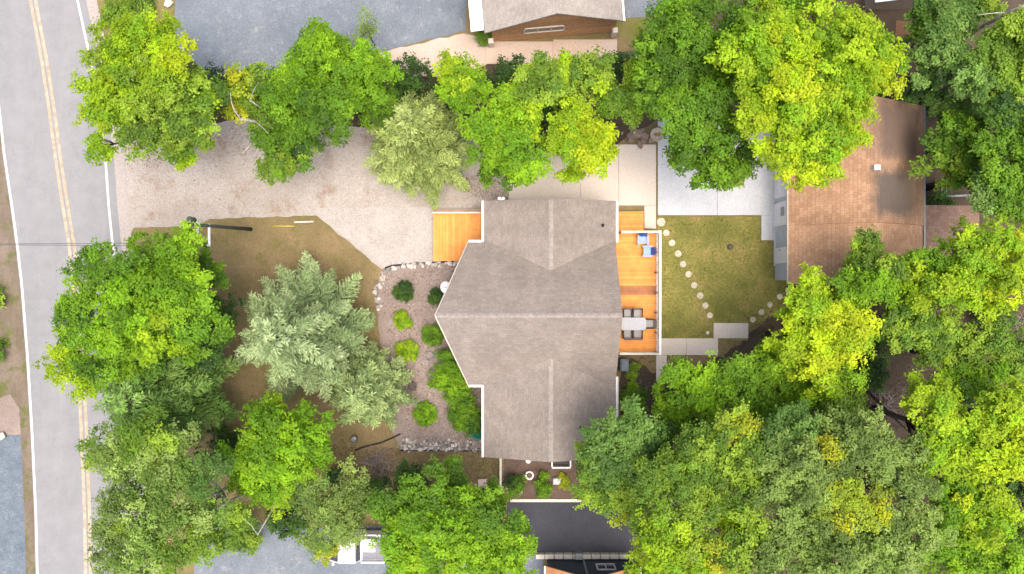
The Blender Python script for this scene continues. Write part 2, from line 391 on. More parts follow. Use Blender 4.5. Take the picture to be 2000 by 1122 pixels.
sheet('hedge_soil', [(420, 140), (560, 140), (740, 120), (900, 105), (1200, 100), (1290, 230), (1200, 285), (1000, 300), (900, 275), (700, 262), (440, 240), (320, 262), (230, 285), (200, 120), (330, 60)], 0.014, 'litter', 0.1)
sheet('mulch_bed', [(752, 524), (800, 516), (860, 512), (930, 508), (960, 560), (960, 880), (782, 878), (760, 830), (745, 700), (737, 600), (740, 550)], 0.04, 'mulch', 0.05)
sheet('garden_bed', [(984, 890), (1122, 890), (1130, 973), (984, 973)], 0.03, 'garden_soil')
sheet('parking_pavement', [(345, -300), (342, 30), (330, 80), (410, 150), (540, 152), (735, 104), (910, 60), (920, -300)], 0.022, 'asphalt', 0.05)
sheet('side_pavement', [(1195, -300), (1195, 38), (1260, 34), (1330, 28), (1330, -300)], 0.022, 'asphalt', 0.03)
sheet('gravel_path', [(735, 104), (905, 66), (962, 76), (962, 120), (900, 150), (800, 150)], 0.026, 'pink_gravel', 0.06)
sheet('side_lawn', [(1200, 60), (1195, 36), (1330, 30), (1330, 130), (1255, 120)], 0.018, 'verge', 0.05)
sheet('corner_verge', [(180, -300), (345, -300), (340, 40), (318, 60), (215, 58), (192, 50), (170, -40)], 0.028, 'verge', 0.08)
sheet('neighbour_pavement', [(420, 1015), (600, 1030), (1060, 1020), (1060, 1500), (360, 1500), (380, 1090)], 0.022, 'asphalt', 0.05)
sheet('dark_driveway', [(990, 981), (1250, 979), (1250, 1082), (990, 1082)], 0.03, 'dark_asphalt')
sheet('bare_soil', [(1750, 40), (1830, 45), (1835, 80), (1750, 85)], 0.02, 'red_soil', 0.12)
sheet('far_pavement', [(1690, -300), (1810, -300), (1800, 12), (1690, 18)], 0.02, 'asphalt', 0.05)

def paving(name, slabs, mat, h=0.08):
    e = empty(name, W((slabs[0][0] + slabs[0][2]) / 2, (slabs[0][1] + slabs[0][3]) / 2), kind='structure')
    for (x0, y0, x1, y1) in slabs:
        a = W(x0, y1); b = W(x1, y0); gp = 0.012
        m = MB().box(((a[0] + b[0]) / 2, (a[1] + b[1]) / 2, h / 2), (b[0] - a[0] - gp, b[1] - a[1] - gp, h))
        bevel(m.build('slab', M[mat], e), 0.01)
    return e
paving('patio', [(994, 300, 1133, 402), (1133, 283, 1208, 402), (1208, 283, 1281, 402), (1258, 402, 1281, 447)], 'concrete')
paving('pale_patio', [(1284, 225, 1400, 322), (1400, 225, 1513, 322), (1284, 322, 1400, 421), (1400, 322, 1513, 421), (1486, 421, 1514, 470)], 'blue_concrete', 0.1)
paving('porch_floor', [(1510, 444, 1528, 520)], 'blue_concrete', 0.16)
paving('walkway', [(1284, 661, 1340, 694), (1340, 661, 1402, 694), (1393, 631, 1461, 661), (1281, 694, 1302, 746)], 'concrete')
paving('north_patio', [(948, 82, 1080, 126), (1080, 78, 1205, 122)], 'pink_gravel')

def wallstrip(name, x0, y0, x1, y1, h, mat, label, cat):
    a = W(x0, y1); b = W(x1, y0)
    o = MB().box(((a[0] + b[0]) / 2, (a[1] + b[1]) / 2, h / 2), (b[0] - a[0], b[1] - a[1], h)).build(name, M[mat])
    bevel(o, 0.02); return tag(o, label, cat)
o = wallstrip('kerb', 996, 974, 1142, 980, 0.14, 'cream', None, None); o['kind'] = 'structure'

# ------------------------------------------------------------------ main house
HX, HY = 2.3, -1.6
house = empty('house', (HX, HY, 0), 'large house with taupe shingle cross gable roof coming to a point over the mulch bed', 'house')
EW_E, EW_X0, EW_X1, EW_TIP, EW_Y, EW_H, EW_Z0, EW_Z1 = 0, -2.65, 6.3, -4.35, -1.62, 4.36, 2.78, 5.55
NS_X0, NS_X1, NS_C, NS_Y0, NS_Y1, NS_Z0, NS_Z1 = -1.72, 6.36, 2.31, -10.4, 5.26, 2.68, 3.9
w = MB()
w.slab([(-1.3, -10.0, 2.72), (5.95, -10.0, 2.72), (5.95, 4.9, 2.72), (-1.3, 4.9, 2.72)], 2.72)
for y in (-10.0, 4.9):
    d = 0.12 if y < 0 else -0.12
    t = [(-1.3, y, 2.6), (5.95, y, 2.6), (NS_C, y, 3.68)]; t2 = [(a, y + d, c) for a, _, c in t]
    n = len(w.v); w.v += t + t2; w.f += [(n, n+1, n+2), (n+3, n+5, n+4), (n, n+3, n+4, n+1), (n+1, n+4, n+5, n+2), (n+2, n+5, n+3, n)]
yN, yS = EW_Y + EW_H - .35, EW_Y - EW_H + .35
w.slab([(-2.25, yS, 2.74), (5.98, yS, 2.74), (5.98, yN, 2.74), (-2.25, yN, 2.74), (-3.75, EW_Y, 2.74)], 2.74)
for (xa, xb) in ((-2.25, -3.75), (5.98, 5.98)):
    w.poly([(xa, yS, 2.7), (xb, EW_Y, 5.25), (xa, yN, 2.7), (xb, EW_Y, 2.7)])
w.build('wall', M['siding'], house)
roof = empty('roof', (0, 0, 0)); roof.parent = house; roof.location = (-HX, -HY, 0)
def roofslab(pts, mat, t=0.16, nm='roof_slope'): return MB().slab(pts, t).build(nm, M[mat], roof)
roofslab([(EW_X0, EW_Y + EW_H, EW_Z0), (EW_TIP, EW_Y, EW_Z1), (EW_X1, EW_Y, EW_Z1), (EW_X1, EW_Y + EW_H, EW_Z0)], 'roof_ew')
roofslab([(EW_TIP, EW_Y, EW_Z1), (EW_X0, EW_Y - EW_H, EW_Z0), (EW_X1, EW_Y - EW_H, EW_Z0), (EW_X1, EW_Y, EW_Z1)], 'roof_ew')
roofslab([(NS_X0, NS_Y0, NS_Z0), (NS_C, NS_Y0, NS_Z1), (NS_C, NS_Y1, NS_Z1), (NS_X0, NS_Y1, NS_Z0)], 'roof_ns')
roofslab([(NS_C, NS_Y0, NS_Z1), (NS_X1, NS_Y0, NS_Z0), (NS_X1, NS_Y1, NS_Z0), (NS_C, NS_Y1, NS_Z1)], 'roof_ns')
def ridge_caps(p0, p1, wd, drop):     # overlapping cap shingles along a ridge
    p0, p1 = Vector(p0), Vector(p1); L = (p1 - p0).length; d = (p1 - p0) / L; n = Vector((-d.y, d.x, 0)); k = int(L / 0.3)
    mm = MB()
    a = -d * 0.16; b_ = d * 0.16
    for sg in (1, -1):
        q = [a + Vector((0, 0, .012)), b_ + Vector((0, 0, .03)), b_ + n * wd * sg + Vector((0, 0, .03 - drop)), a + n * wd * sg + Vector((0, 0, .012 - drop))]
        mm.poly(q if sg < 0 else q[::-1])
    me = mm.mesh('ridge_cap')
    for i in range(k):
        piece('ridge_cap', me, M['ridge'], roof, p0 + d * (i + .5) * L / k)
ridge_caps((EW_TIP + .05, EW_Y, EW_Z1), (EW_X1 - .05, EW_Y, EW_Z1), 0.13, 0.13 * .63)
ridge_caps((NS_C, 5.2, NS_Z1), (NS_C, 1.05, NS_Z1), 0.13, 0.13 * .3)
ridge_caps((NS_C, -4.3, NS_Z1), (NS_C, -10.35, NS_Z1), 0.13, 0.13 * .3)
# gutters
def gutter(x0, y0, x1, y1, z, wd=0.13):
    m = MB(); dx, dy = x1 - x0, y1 - y0; L = math.hypot(dx, dy); a = math.atan2(dy, dx); c = ((x0 + x1) / 2, (y0 + y1) / 2)
    nx, ny = -math.sin(a), math.cos(a)
    m.box((c[0], c[1], z - .11), (L, wd, .02), a)
    for s in (-1, 1): m.box((c[0] + nx * s * (wd / 2 - .012), c[1] + ny * s * (wd / 2 - .012), z - .05), (L, .03, .12), a)
    for f in (0, .33, .66, 1): 
        q = (x0 + dx * f, y0 + dy * f); m.box((q[0], q[1], z - .02), (.04, wd, .03), a)
    return m.build('gutter', M['white'], house)
gutter(NS_X0 - .07, 2.75, NS_X0 - .07, 5.26, NS_Z0)
gutter(NS_X0 - .07, -10.4, NS_X0 - .07, -5.95, NS_Z0)
gutter(NS_X1 + .07, 2.75, NS_X1 + .07, 5.2, NS_Z0)
gutter(NS_X1 + .07, -10.4, NS_X1 + .07, -5.5, NS_Z0)
gutter(EW_X0 + .02, EW_Y + EW_H + .06, NS_X0 - .1, EW_Y + EW_H + .06, EW_Z0)
gutter(EW_X0 + .02, EW_Y - EW_H - .06, NS_X0 - .1, EW_Y - EW_H - .06, EW_Z0)
# rake boards on the pointed front
for s in (1, -1):
    a = Vector((EW_X0 - .02, EW_Y + s * EW_H, EW_Z0 - .08)); b = Vector((EW_TIP - .03, EW_Y, EW_Z1 - .08))
    MB().tube([a, b], 0.05, 4).build('rake_board', M['cream'], house)
# roof vents, lamp, satellite dish
for (px, py) in ((1178, 440), (1133, 835)):
    x, y, _ = W(px, py, 3.2); zz = NS_Z1 - abs(x - NS_C) * (NS_Z1 - NS_Z0) / (NS_X1 - NS_C)
    v = MB().lathe((x, y, zz - .05), [(.10, 0), (.10, .06), (.05, .08), (.05, .36), (.075, .37), (.075, .42)], 12).build('vent_pipe', M['black_plastic'], roof, True)
lx, ly, _ = W(979, 398, 2.7)
l = MB(); l.box((lx, 5.33, 2.7), (.12, .14, .12)); l.lathe((lx - .12, 5.4, 2.66), [(.05, 0), (.1, .06), (.1, .12)], 10); l.lathe((lx + .12, 5.4, 2.66), [(.05, 0), (.1, .06), (.1, .12)], 10)
l.build('flood_light', M['white'], house)
# windows and doors of the house
def window(parent, c, wd, hg, ax, n, mat='white', cols=2, nm='window'):
    """c centre on the wall, ax unit vector along the wall, n outward normal"""
    a = math.atan2(ax[1], ax[0]); c = Vector(c); n = Vector((n[0], n[1], 0)); ax = Vector((ax[0], ax[1], 0))
    f = MB()
    for s in (-1, 1): f.box(c + ax * s * (wd / 2 - .04) + n * .03, (.08, .07, hg), a)
    for s in (-1, 1): f.box(c + n * .032 + Vector((0, 0, s * (hg / 2 - .04))), (wd, .07, .08), a)
    for k in range(1, cols): f.box(c + ax * (-wd / 2 + wd * k / cols) + n * .03, (.05, .06, hg - .1), a)
    fr = f.build(nm, M[mat], parent)
    for k in range(cols):
        MB().box(c + ax * (-wd / 2 + wd * (k + .5) / cols) + n * .015, (wd / cols - .09, .02, hg - .15), a).build('pane', M['glass'], fr)
    return fr
for s in (1, -1):
    p0 = Vector((-2.25, EW_Y + s * (EW_H - .35), 0)); p1 = Vector((-3.75, EW_Y, 0)); d = (p1 - p0); L = d.length; d /= L
    n = Vector((d.y, -d.x, 0)) if s < 0 else Vector((-d.y, d.x, 0))
    if n.x > 0: n = -n
    for f in (.28, .72): window(house, p0 + d * L * f + Vector((0, 0, 1.45)), 1.5, 1.7, d, n)
window(house, (5.98, 0.2, 1.6), 2.4, 2.0, (0, 1), (1, 0), cols=2)
window(house, (5.98, -3.6, 1.8), 2.0, 1.3, (0, 1), (1, 0))
window(house, (1.0, 4.9, 1.6), 1.4, 1.2, (1, 0), (0, 1)); window(house, (4.2, 4.9, 1.6), 1.4, 1.2, (1, 0), (0, 1))
window(house, (1.2, -10.0, 1.6), 1.4, 1.2, (1, 0), (0, -1)); window(house, (3.2, -10.0, .5), 1.0, .7, (1, 0), (0, -1))
dr = MB().box((-1.34, 3.9, 1.5), (.06, .95, 2.05)).build('door', M['white'], house)
MB().box((-1.4, 3.6, 1.45), (.06, .05, .05)).build('handle', M['dark'], dr)
# satellite dish beside the pointed wall
dx, dy, _ = W(869, 562, 2.3)
dish = empty('satellite_dish', (dx + .1, dy, 0), 'white satellite dish on a post tucked under the pointed roof edge', 'satellite dish')
d = MB(); d.lathe((0, 0, 0), [(.03, -.06), (.16, -.045), (.30, .0), (.38, .06), (.40, .065), (.385, .05), (.30, -.015), (.03, -.075)], 24)
do = d.build('dish', M['white'], dish, True, True); do.location = (0, 0, 2.3); do.rotation_euler = (R(12), R(-24), 0)
MB().tube([(0.05, 0, 0), (0.05, 0, 2.26)], .035, 8).build('post', M['metal'], dish, True, True)
MB().tube([(0.05, 0, 2.3), (-.3, 0.05, 2.62)], .015, 6).build('feed_arm', M['metal'], dish, True, True)

# ------------------------------------------------------------------ decks
def boards(parent, x0, x1, y0, y1, z, along, wd=0.14, gap=0.008, mat='board', matf=None, th=0.04):
    """x0..y1 world extents"""
    L = (y1 - y0) if along == 'y' else (x1 - x0); T = (x1 - x0) if along == 'y' else (y1 - y0)
    n = int(round(T / (wd + gap))); p = T / n
    me = {}
    for mm in {mat} | ({matf(i / n) for i in range(n)} if matf else set()):
        b = MB().box((0, 0, 0), (p - gap, L, th) if along == 'y' else (L, p - gap, th)); me[mm] = b.mesh('board')
    for i in range(n):
        mm = matf(i / n) if matf else mat
        c = (x0 + (i + .5) * p, (y0 + y1) / 2) if along == 'y' else ((x0 + x1) / 2, y0 + (i + .5) * p)
        piece('board', me[mm], M[mm], parent, (c[0], c[1], z - th / 2 + random.uniform(-.003, .003)), rz=random.uniform(-.002, .002))

# front deck (boards run towards the mulch bed)
z = 0.45
a = W(846, 510, z); b = W(950, 417, z)
fdeck = empty('front_deck', ((a[0] + b[0]) / 2, (a[1] + b[1]) / 2, 0), 'small orange plank deck with white rail at the front door beside the concrete drive', 'deck')
boards(fdeck, a[0], b[0], a[1], b[1], z, 'y', wd=0.19)
fr = MB()
for y in (a[1] + .03, b[1] - .03): fr.box(((a[0] + b[0]) / 2, y, z - .16), (b[0] - a[0], .05, .22))
for x in (a[0] + .03, b[0] - .03): fr.box((x, (a[1] + b[1]) / 2, z - .16), (.05, b[1] - a[1] - .12, .22))
fr.build('joist_frame', M['board_side'], fdeck)
for x in (a[0] + .06, (a[0] + b[0]) / 2, b[0] - .3):
    for y in (a[1] + .09, b[1] - .09): MB().box((x, y, (z - .05) / 2), (.09, .09, z - .05)).build('post', M['board_side'], fdeck)
MB().box(((a[0] + b[0]) / 2, b[1] + .16, .15), (b[0] - a[0], .28, .3)).build('step', M['board_side'], fdeck)
rl = MB(); rl.box(((a[0] + b[0]) / 2, b[1] - .02, z + .55), (b[0] - a[0], .09, .04)); rl.build('rail', M['cream'], fdeck)
for k in range(4): MB().box((a[0] + .06 + (b[0] - a[0] - .2) * k / 3, b[1] - .02, z + .265), (.06, .06, .53)).build('rail_post', M['cream'], fdeck)

# back deck
z = 0.7
a = W(1205, 690, z); b = W(1284, 454, z)
deck = empty('back_deck', ((a[0] + b[0]) / 2, (a[1] + b[1]) / 2, 0), 'long orange plank deck with white railing along the back lawn', 'deck')
fy = lambda f: 'board_brown' if 0.475 < f < 0.54 else 'board'
a = (6.0, a[1])
boards(deck, a[0], b[0], a[1], b[1], z, 'x', matf=fy)
fr = MB()
for y in (a[1] + .03, b[1] - .03): fr.box(((a[0] + b[0]) / 2, y, z - .17), (b[0] - a[0], .05, .24))
fr.box((b[0] - .03, (a[1] + b[1]) / 2, z - .17), (.05, b[1] - a[1] - .12, .24))
fr.build('joist_frame', M['board_side'], deck)
ys = [b[1] - .05 + (a[1] - b[1] + .1) * k / 6 for k in range(7)]
for y in ys:
    MB().box((b[0] - .05, y, (z + 1.0) / 2), (.1, .1, z + 1.0)).build('post', M['white'], deck)
    MB().box((b[0] - .16, y, z + .05), (.08, .09, .1)).build('post_foot', M['dark'], deck)
MB().box((b[0] - .05, (a[1] + b[1]) / 2, z + 1.02), (.14, b[1] - a[1] + .06, .045)).build('top_rail', M['white'], deck)
MB().box((b[0] - .05, (a[1] + b[1]) / 2, z + .12), (.05, b[1] - a[1], .05)).build('bottom_rail', M['white'], deck)
for y in (a[1] + .05, b[1] - .05):
    xa = a[0] + (.85 if y > 0 else .75)
    MB().box(((xa + b[0] - .12) / 2, y, z + 1.02), (b[0] - xa - .12, .13, .045)).build('top_rail', M['cream'], deck)
    MB().box(((xa + b[0] - .12) / 2, y, z + .12), (b[0] - xa - .12, .05, .05)).build('bottom_rail', M['cream'], deck)
    MB().box((xa, y, (z + 1.0) / 2), (.1, .1, z + 1.0)).build('post', M['board_brown'], deck)
bal = MB().box((0, 0, 0), (.03, .03, .86)).mesh('baluster')
ny = int((b[1] - a[1]) / .15)
for k in range(1, ny): piece('baluster', bal, M['white'], deck, (b[0] - .05, a[1] + (b[1] - a[1]) * k / ny, z + .57))
for y in (a[1] + .05, b[1] - .05):
    for k in range(12): piece('baluster', bal, M['white'], deck, (b[0] - .25 - k * .14, y, z + .57))
# low step deck
z2 = 0.38
a2 = W(1208, 449, z2); b2 = W(1257, 413, z2)
sdeck = empty('step_deck', ((a2[0] + b2[0]) / 2, (a2[1] + b2[1]) / 2, 0), 'low square orange plank step between the beige patio and the long deck', 'deck')
boards(sdeck, a2[0], b2[0], b[1] + .03, b2[1], z2, 'x')
fr = MB(); fr.box(((a2[0] + b2[0]) / 2, b2[1] - .03, z2 / 2 - .02), (b2[0] - a2[0], .05, z2 - .05)); fr.box((b2[0] - .03, (b[1] + b2[1]) / 2, z2 / 2 - .02), (.05, b2[1] - b[1] - .16, z2 - .05)); fr.build('step_frame', M['board_side'], sdeck)

# ------------------------------------------------------------------ deck furniture
def armchair(name, loc, rz, label, group):
    e = empty(name, loc, label, 'chair', group, rz)
    seat = empty('seat', (0, 0, 0)); seat.parent = e
    sl = MB().box((0, 0, 0), (.09, .52, .025)).mesh('seat_slat')
    for k in range(5):
        o = piece('seat_slat', sl, M['blue_light'], seat, (0, 0, 0)); o.location = (-.22 + .105 * k, 0, .36 + .02 * k)
    back = empty('backrest', (0, 0, 0)); back.parent = e
    bl = MB().box((0, 0, .34), (.03, .095, .68)).mesh('back_slat')
    for k in range(5):
        o = piece('back_slat', bl, M['blue_dark'], back, (0, 0, 0)); o.location = (-.26, -.21 + .105 * k, .34); o.rotation_euler = (0, R(-24), 0); o.scale = (1, 1, 1.0 - .06 * abs(k - 2))
    for s in (-1, 1):
        MB().box((0, s * .32, .55), (.66, .11, .025)).build('armrest', M['blue_light'], e, False, True)
        MB().box((.27, s * .31, .27), (.09, .03, .54)).build('leg', M['blue_light'], e, False, True)
        MB().box((-.28, s * .31, .27), (.09, .03, .54)).build('leg', M['blue_light'], e, False, True)
    e.scale = (.92, .92, .95); return e
zd = 0.7
x, y, _ = W(1257, 466, zd + .4); armchair('deck_chair', (x - .05, y - .12, zd), R(-90), 'blue plastic deck chair with its back to the short deck rail', None)
x, y, _ = W(1273, 482, zd + .4); armchair('deck_chair', (x - .3, y - .3, zd), R(180), 'blue plastic deck chair with its back to the long deck rail', None)
# dining set
tx, ty, _ = W(1238, 633, zd + .72)
tb = empty('patio_table', (tx, ty, zd), 'pale grey patio table set with chairs on the orange deck', 'table')
t = MB(); L2, W2 = .78, .40; pts = []
for (cx, cy, a0) in ((L2 - .22, W2 - .22, 0), (-L2 + .1, W2 - .1, 90), (-L2 + .1, -W2 + .1, 180), (L2 - .22, -W2 + .22, 270)):
    rr = .22 if cx > 0 else .1
    for k in range(6): an = R(a0 + 90 * k / 5); pts.append((cx + rr * math.cos(an), cy + rr * math.sin(an), .73))
t.slab(pts, .03); t.build('table_top', M['table'], tb, False, True)
for sx in (-1, 1):
    for sy in (-1, 1): MB().tube([(sx * .6, sy * .3, 0), (sx * .58, sy * .28, .7)], .025, 8).build('leg', M['metal'], tb, True, True)
def dchair(loc, rz, label):
    e = empty('patio_chair', loc, label, 'chair', 'patio chairs around the pale table', rz)
    s = MB(); s.slab([(-.24, -.24, .44), (.24, -.24, .46), (.24, .24, .46), (-.24, .24, .44)], .03); s.build('seat', M['fabric'], e, False, True)
    bk = MB(); bk.slab([(-.36, -.23, .92), (-.33, -.23, .92), (-.33, .23, .92), (-.36, .23, .92)], .01)
    bk = MB(); n = [(-.25, -.23, .46), (-.25, .23, .46), (-.37, .23, .95), (-.37, -.23, .95)]; bk.poly(n); bk.poly([(x_ - .02, y_, z_) for x_, y_, z_ in n[::-1]])
    bk.build('backrest', M['fabric'], e, False, True)
    for q in (-1, 1):
        MB().tube([(-.3, q * .28, .66), (.2, q * .28, .66), (.26, q * .28, .6)], .045, 6).build('armrest', M['dark'], e, True, True)
        MB().tube([(.26, q * .28, .6), (.25, q * .27, 0)], .016, 6).build('leg', M['dark'], e, True, True)
        MB().tube([(-.37, q * .26, .95), (-.24, q * .26, .45), (-.32, q * .27, 0)], .018, 6).build('leg', M['dark'], e, True, True)
    return e
dchair((tx - .36, ty + .62, zd), R(-90), 'grey patio chair toward the blue chairs, at the house end of the table')
dchair((tx + .26, ty + .62, zd), R(-90), 'grey patio chair toward the blue chairs, at the rounded end of the table side')
dchair((tx - .36, ty - .62, zd), R(90), 'grey patio chair toward the covered grill, at the house end of the table')
dchair((tx + .26, ty - .62, zd), R(90), 'grey patio chair toward the covered grill, at the rounded end of the table side')
dchair((tx + 1.02, ty, zd), R(180), 'grey sling patio chair at the rounded end of the pale table, facing the house')
# covered grill
x, y, _ = W(1220, 714, 1.0)
gr = empty('covered_grill', (x, y, 0), 'slate blue covered grill standing by the end of the deck', 'grill')
b_ = MB(); b_.slab([(-.28, -.40, .98), (.28, -.40, .98), (.28, .40, .98), (-.28, .40, .98)], .9); bevel(b_.build('cover', M['grill'], gr, False, True), .06, 2)
b_ = MB(); b_.box((0, 0, 1.02), (.42, .62, .1)); bevel(b_.build('lid', M['grill'], gr, False, True), .04, 2)
for sx in (-1, 1):
    for sy in (-1, 1): MB().tube([(sx * .22, sy * .33, 0), (sx * .22, sy * .33, .1)], .03, 8).build('wheel', M['dark'], gr, True, True)

# ------------------------------------------------------------------ garage beyond the back lawn
GX0, GX1, GC, GZ0, GZ1 = 16.85, 25.1, 21.0, 2.8, 4.9
gar = empty('garage', (21, 5.6, 0), 'garage with stained brown shingle roof between tall trees beyond the back lawn', 'garage')
m = MB(); m.slab([(17.1, .45, 2.8), (24.85, .45, 2.8), (24.85, 10.8, 2.8), (17.1, 10.8, 2.8)], 2.8)
for y in (.46, 10.79): m.poly([(17.1, y, 2.75), (24.85, y, 2.75), (GC, y, 4.75)])
m.build('wall', M['blue_siding'], gar)
grf = empty('roof', (0, 0, 0)); grf.parent = gar; grf.location = (-21, -5.6, 0)
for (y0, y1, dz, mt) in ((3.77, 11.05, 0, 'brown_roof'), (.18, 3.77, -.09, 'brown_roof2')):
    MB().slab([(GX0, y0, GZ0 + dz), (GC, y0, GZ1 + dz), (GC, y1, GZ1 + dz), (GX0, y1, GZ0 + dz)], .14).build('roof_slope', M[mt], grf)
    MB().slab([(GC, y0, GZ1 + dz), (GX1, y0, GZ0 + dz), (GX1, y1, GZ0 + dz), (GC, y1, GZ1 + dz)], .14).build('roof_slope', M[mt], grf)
m = MB(); m.box((GX1 + .07, 5.6, GZ0 - .06), (.1, 10.8, .1)); m.build('gutter', M['metal'], gar)
m = MB(); m.box((GX0 - .03, 5.6, GZ0 - .08), (.05, 10.8, .14)); m.build('fascia', M['cream'], gar)
x, y, _ = W(1711, 328, 4.95)
v = MB(); v.box((x, y, 4.9), (.28, .24, .36)); v.box((x, y, 5.1), (.34, .28, .04)); v.build('roof_vent', M['white'], gar)
gd = MB().box((17.07, 8.0, 1.15), (.06, 4.6, 2.2)).build('garage_door', M['white'], gar)
for k in range(4): MB().box((17.03, 8.0, .35 + .55 * k), (.03, 4.5, .48)).build('panel', M['white'], gd)
d_ = MB().box((17.05, 4.62, 1.15), (.1, 1.5, 2.2)).build('door', M['white'], gar); MB().box((16.985, 4.75, 1.55), (.03, .55, .5)).build('pane', M['metal'], d_)
d_ = MB().box((17.06, 2.0, 1.1), (.08, 1.0, 2.05)).build('door', M['white'], gar); MB().box((17.0, 2.35, 1.05), (.06, .05, .05)).build('handle', M['dark'], d_)
# lean-to roof on the garage
sh = empty('lean_to', (27, 3.6, 0), 'low brown shingle lean-to roof attached behind the garage among trees', 'shed')
MB().slab([(25.2, 1.2, 2.35), (29.0, 1.2, 2.05), (29.0, 5.05, 2.05), (25.2, 5.05, 2.35)], .12).build('roof', M['brown_roof3'], sh)
MB().box((27.0, 3.1, .95), (3.4, 3.5, 1.9)).build('wall', M['siding'], sh)
# pipe rail behind the garage
x, y, _ = W(1847, 383, .9); x2, y2, _ = W(1905, 381, .9); x3, y3, _ = W(1846, 352, .9)
pr = empty('pipe_rail', (x, y, 0), 'weathered pale corner rail fence in the shade behind the garage', 'fence')
for (p, q) in (((x, y), (x2, y2)), ((x, y), (x3, y3))):
    for zz in (.5, .95): MB().tube([(p[0], p[1], zz), (q[0], q[1], zz)], .045, 8).build('rail', M['metal'], pr, True)
for p in ((x, y), (x2, y2), (x3, y3)): MB().tube([(p[0], p[1], 0), (p[0], p[1], 1.0)], .055, 8).build('post', M['metal'], pr, True)

# ------------------------------------------------------------------ house to the north, house to the south
A = Vector(W(962, 82)); B = Vector(W(1197, 62)); ax = (B - A).normalized(); up = Vector((-ax.y, ax.x, 0)); L = (B - A).length
nh = empty('neighbour_house', (A + B) / 2, 'cedar sided house with pale shingle roof facing the row of trees', 'house')
def P(u, v, z): q = A + ax * u + up * v; return (q.x, q.y, z)
D = 11; ez, rz_ = 2.5, 4.5
m = MB(); m.slab([P(0, 0.03, ez), P(L, 0.03, ez), P(L, D, ez), P(0, D, ez)], ez); m.poly([P(0, 0.03, ez - .1), P(L, 0.03, ez - .1), P(L / 2, 0.03, rz_ - .15)]); m.build('wall', M['wood_siding'], nh)
pl = MB()
for k in range(13): # horizontal siding boards on the gable, clipped to the gable outline
    z0 = .05 + k * .33; z1 = z0 + .31
    f = lambda zq: max(0, (zq - ez) / (rz_ - .15 - ez)) * L / 2
    if z1 > rz_ - .2: break
    b_ = MB(); q = [P(f(z0), -.03, z0), P(L - f(z0), -.03, z0), P(L - f(z1), 0, z1), P(f(z1), 0, z1)]; b_.poly(q); b_.poly([P(f(z0), .03, z0), P(L - f(z0), .03, z0), P(L - f(z0), -.03, z0), P(f(z0), -.03, z0)])
    b_.build('siding_board', M['wood_siding'], nh)
ov = .3
nr = empty('roof', (0, 0, 0)); nr.parent = nh; nr.location = -nh.location
MB().slab([P(-.45, -ov, ez - .1), P(L / 2, -ov, rz_), P(L / 2, D, rz_), P(-.45, D, ez - .1)], .14).build('roof_slope', M['north_roof'], nr)
MB().slab([P(L / 2, -ov, rz_), P(L + .25, -ov, ez - .02), P(L + .25, D, ez - .02), P(L / 2, D, rz_)], .14).build('roof_slope', M['north_roof'], nr)
a = MB(); a.slab([P(-1.28, -.1, ez - .2), P(-.47, -.1, ez - .12), P(-.47, D, ez - .12), P(-1.28, D, ez - .2)], .06); a.build('awning', M['white'], nh)
a = MB(); a.slab([P(L + .26, -ov, ez - .03), P(L + .38, -ov, ez - .03), P(L + .38, D, ez - .03), P(L + .26, D, ez - .03)], .1); a.build('gutter', M['white'], nh)
window(nh, Vector(P(L * .42, -.04, 1.55)), 2.6, .8, (ax.x, ax.y), (-up.x, -up.y), mat='cream', cols=3)
for u in (-.1, L + .0):
    q = P(u, -.25, .45); o = MB().box(q, (.34, .34, .9), math.atan2(ax.y, ax.x)).build('pier', M['cream'], nh); bevel(o, .02)

S0 = W(1062, 1091); S1 = W(1236, 1089)
shs = empty('south_house', ((S0[0] + S1[0]) / 2, S0[1], 0), 'slate sided house with orange brown roof past the dark driveway', 'house')
xa, xb, yb = S0[0], S1[0], S0[1]; xm = (xa + xb) / 2 - .35; ez = 2.5; rz_ = 4.3
m = MB(); m.slab([(xa + .2, yb - 9, ez), (xb - .2, yb - 9, ez), (xb - .2, yb, ez), (xa + .2, yb, ez)], ez); m.poly([(xb - .2, yb, ez - .1), (xa + .2, yb, ez - .1), (xm, yb, rz_ - .15)]); m.build('wall', M['slate_siding'], shs)
MB().slab([(xa, yb - 9, ez - .05), (xm, yb - 9, rz_), (xm, yb + .5, rz_), (xa, yb + .5, ez - .05)], .14).build('roof_slope', M['orange_roof'], shs)
MB().slab([(xm, yb - 9, rz_), (xb, yb - 9, ez - .05), (xb, yb + .5, ez - .05), (xm, yb + .5, rz_)], .14).build('roof_slope', M['orange_roof'], shs)
for x in (xa - .05, xb + .05): MB().box((x, yb - 4.2, ez - .1), (.09, 9.4, .12)).build('gutter', M['white'], shs)
MB().box((xm, yb + .04, 1.6), (.12, .06, 3.2)).build('trim_board', M['metal'], shs)
window(shs, (xm + 1.3, yb, 1.4), 1.2, .9, (1, 0), (0, 1))
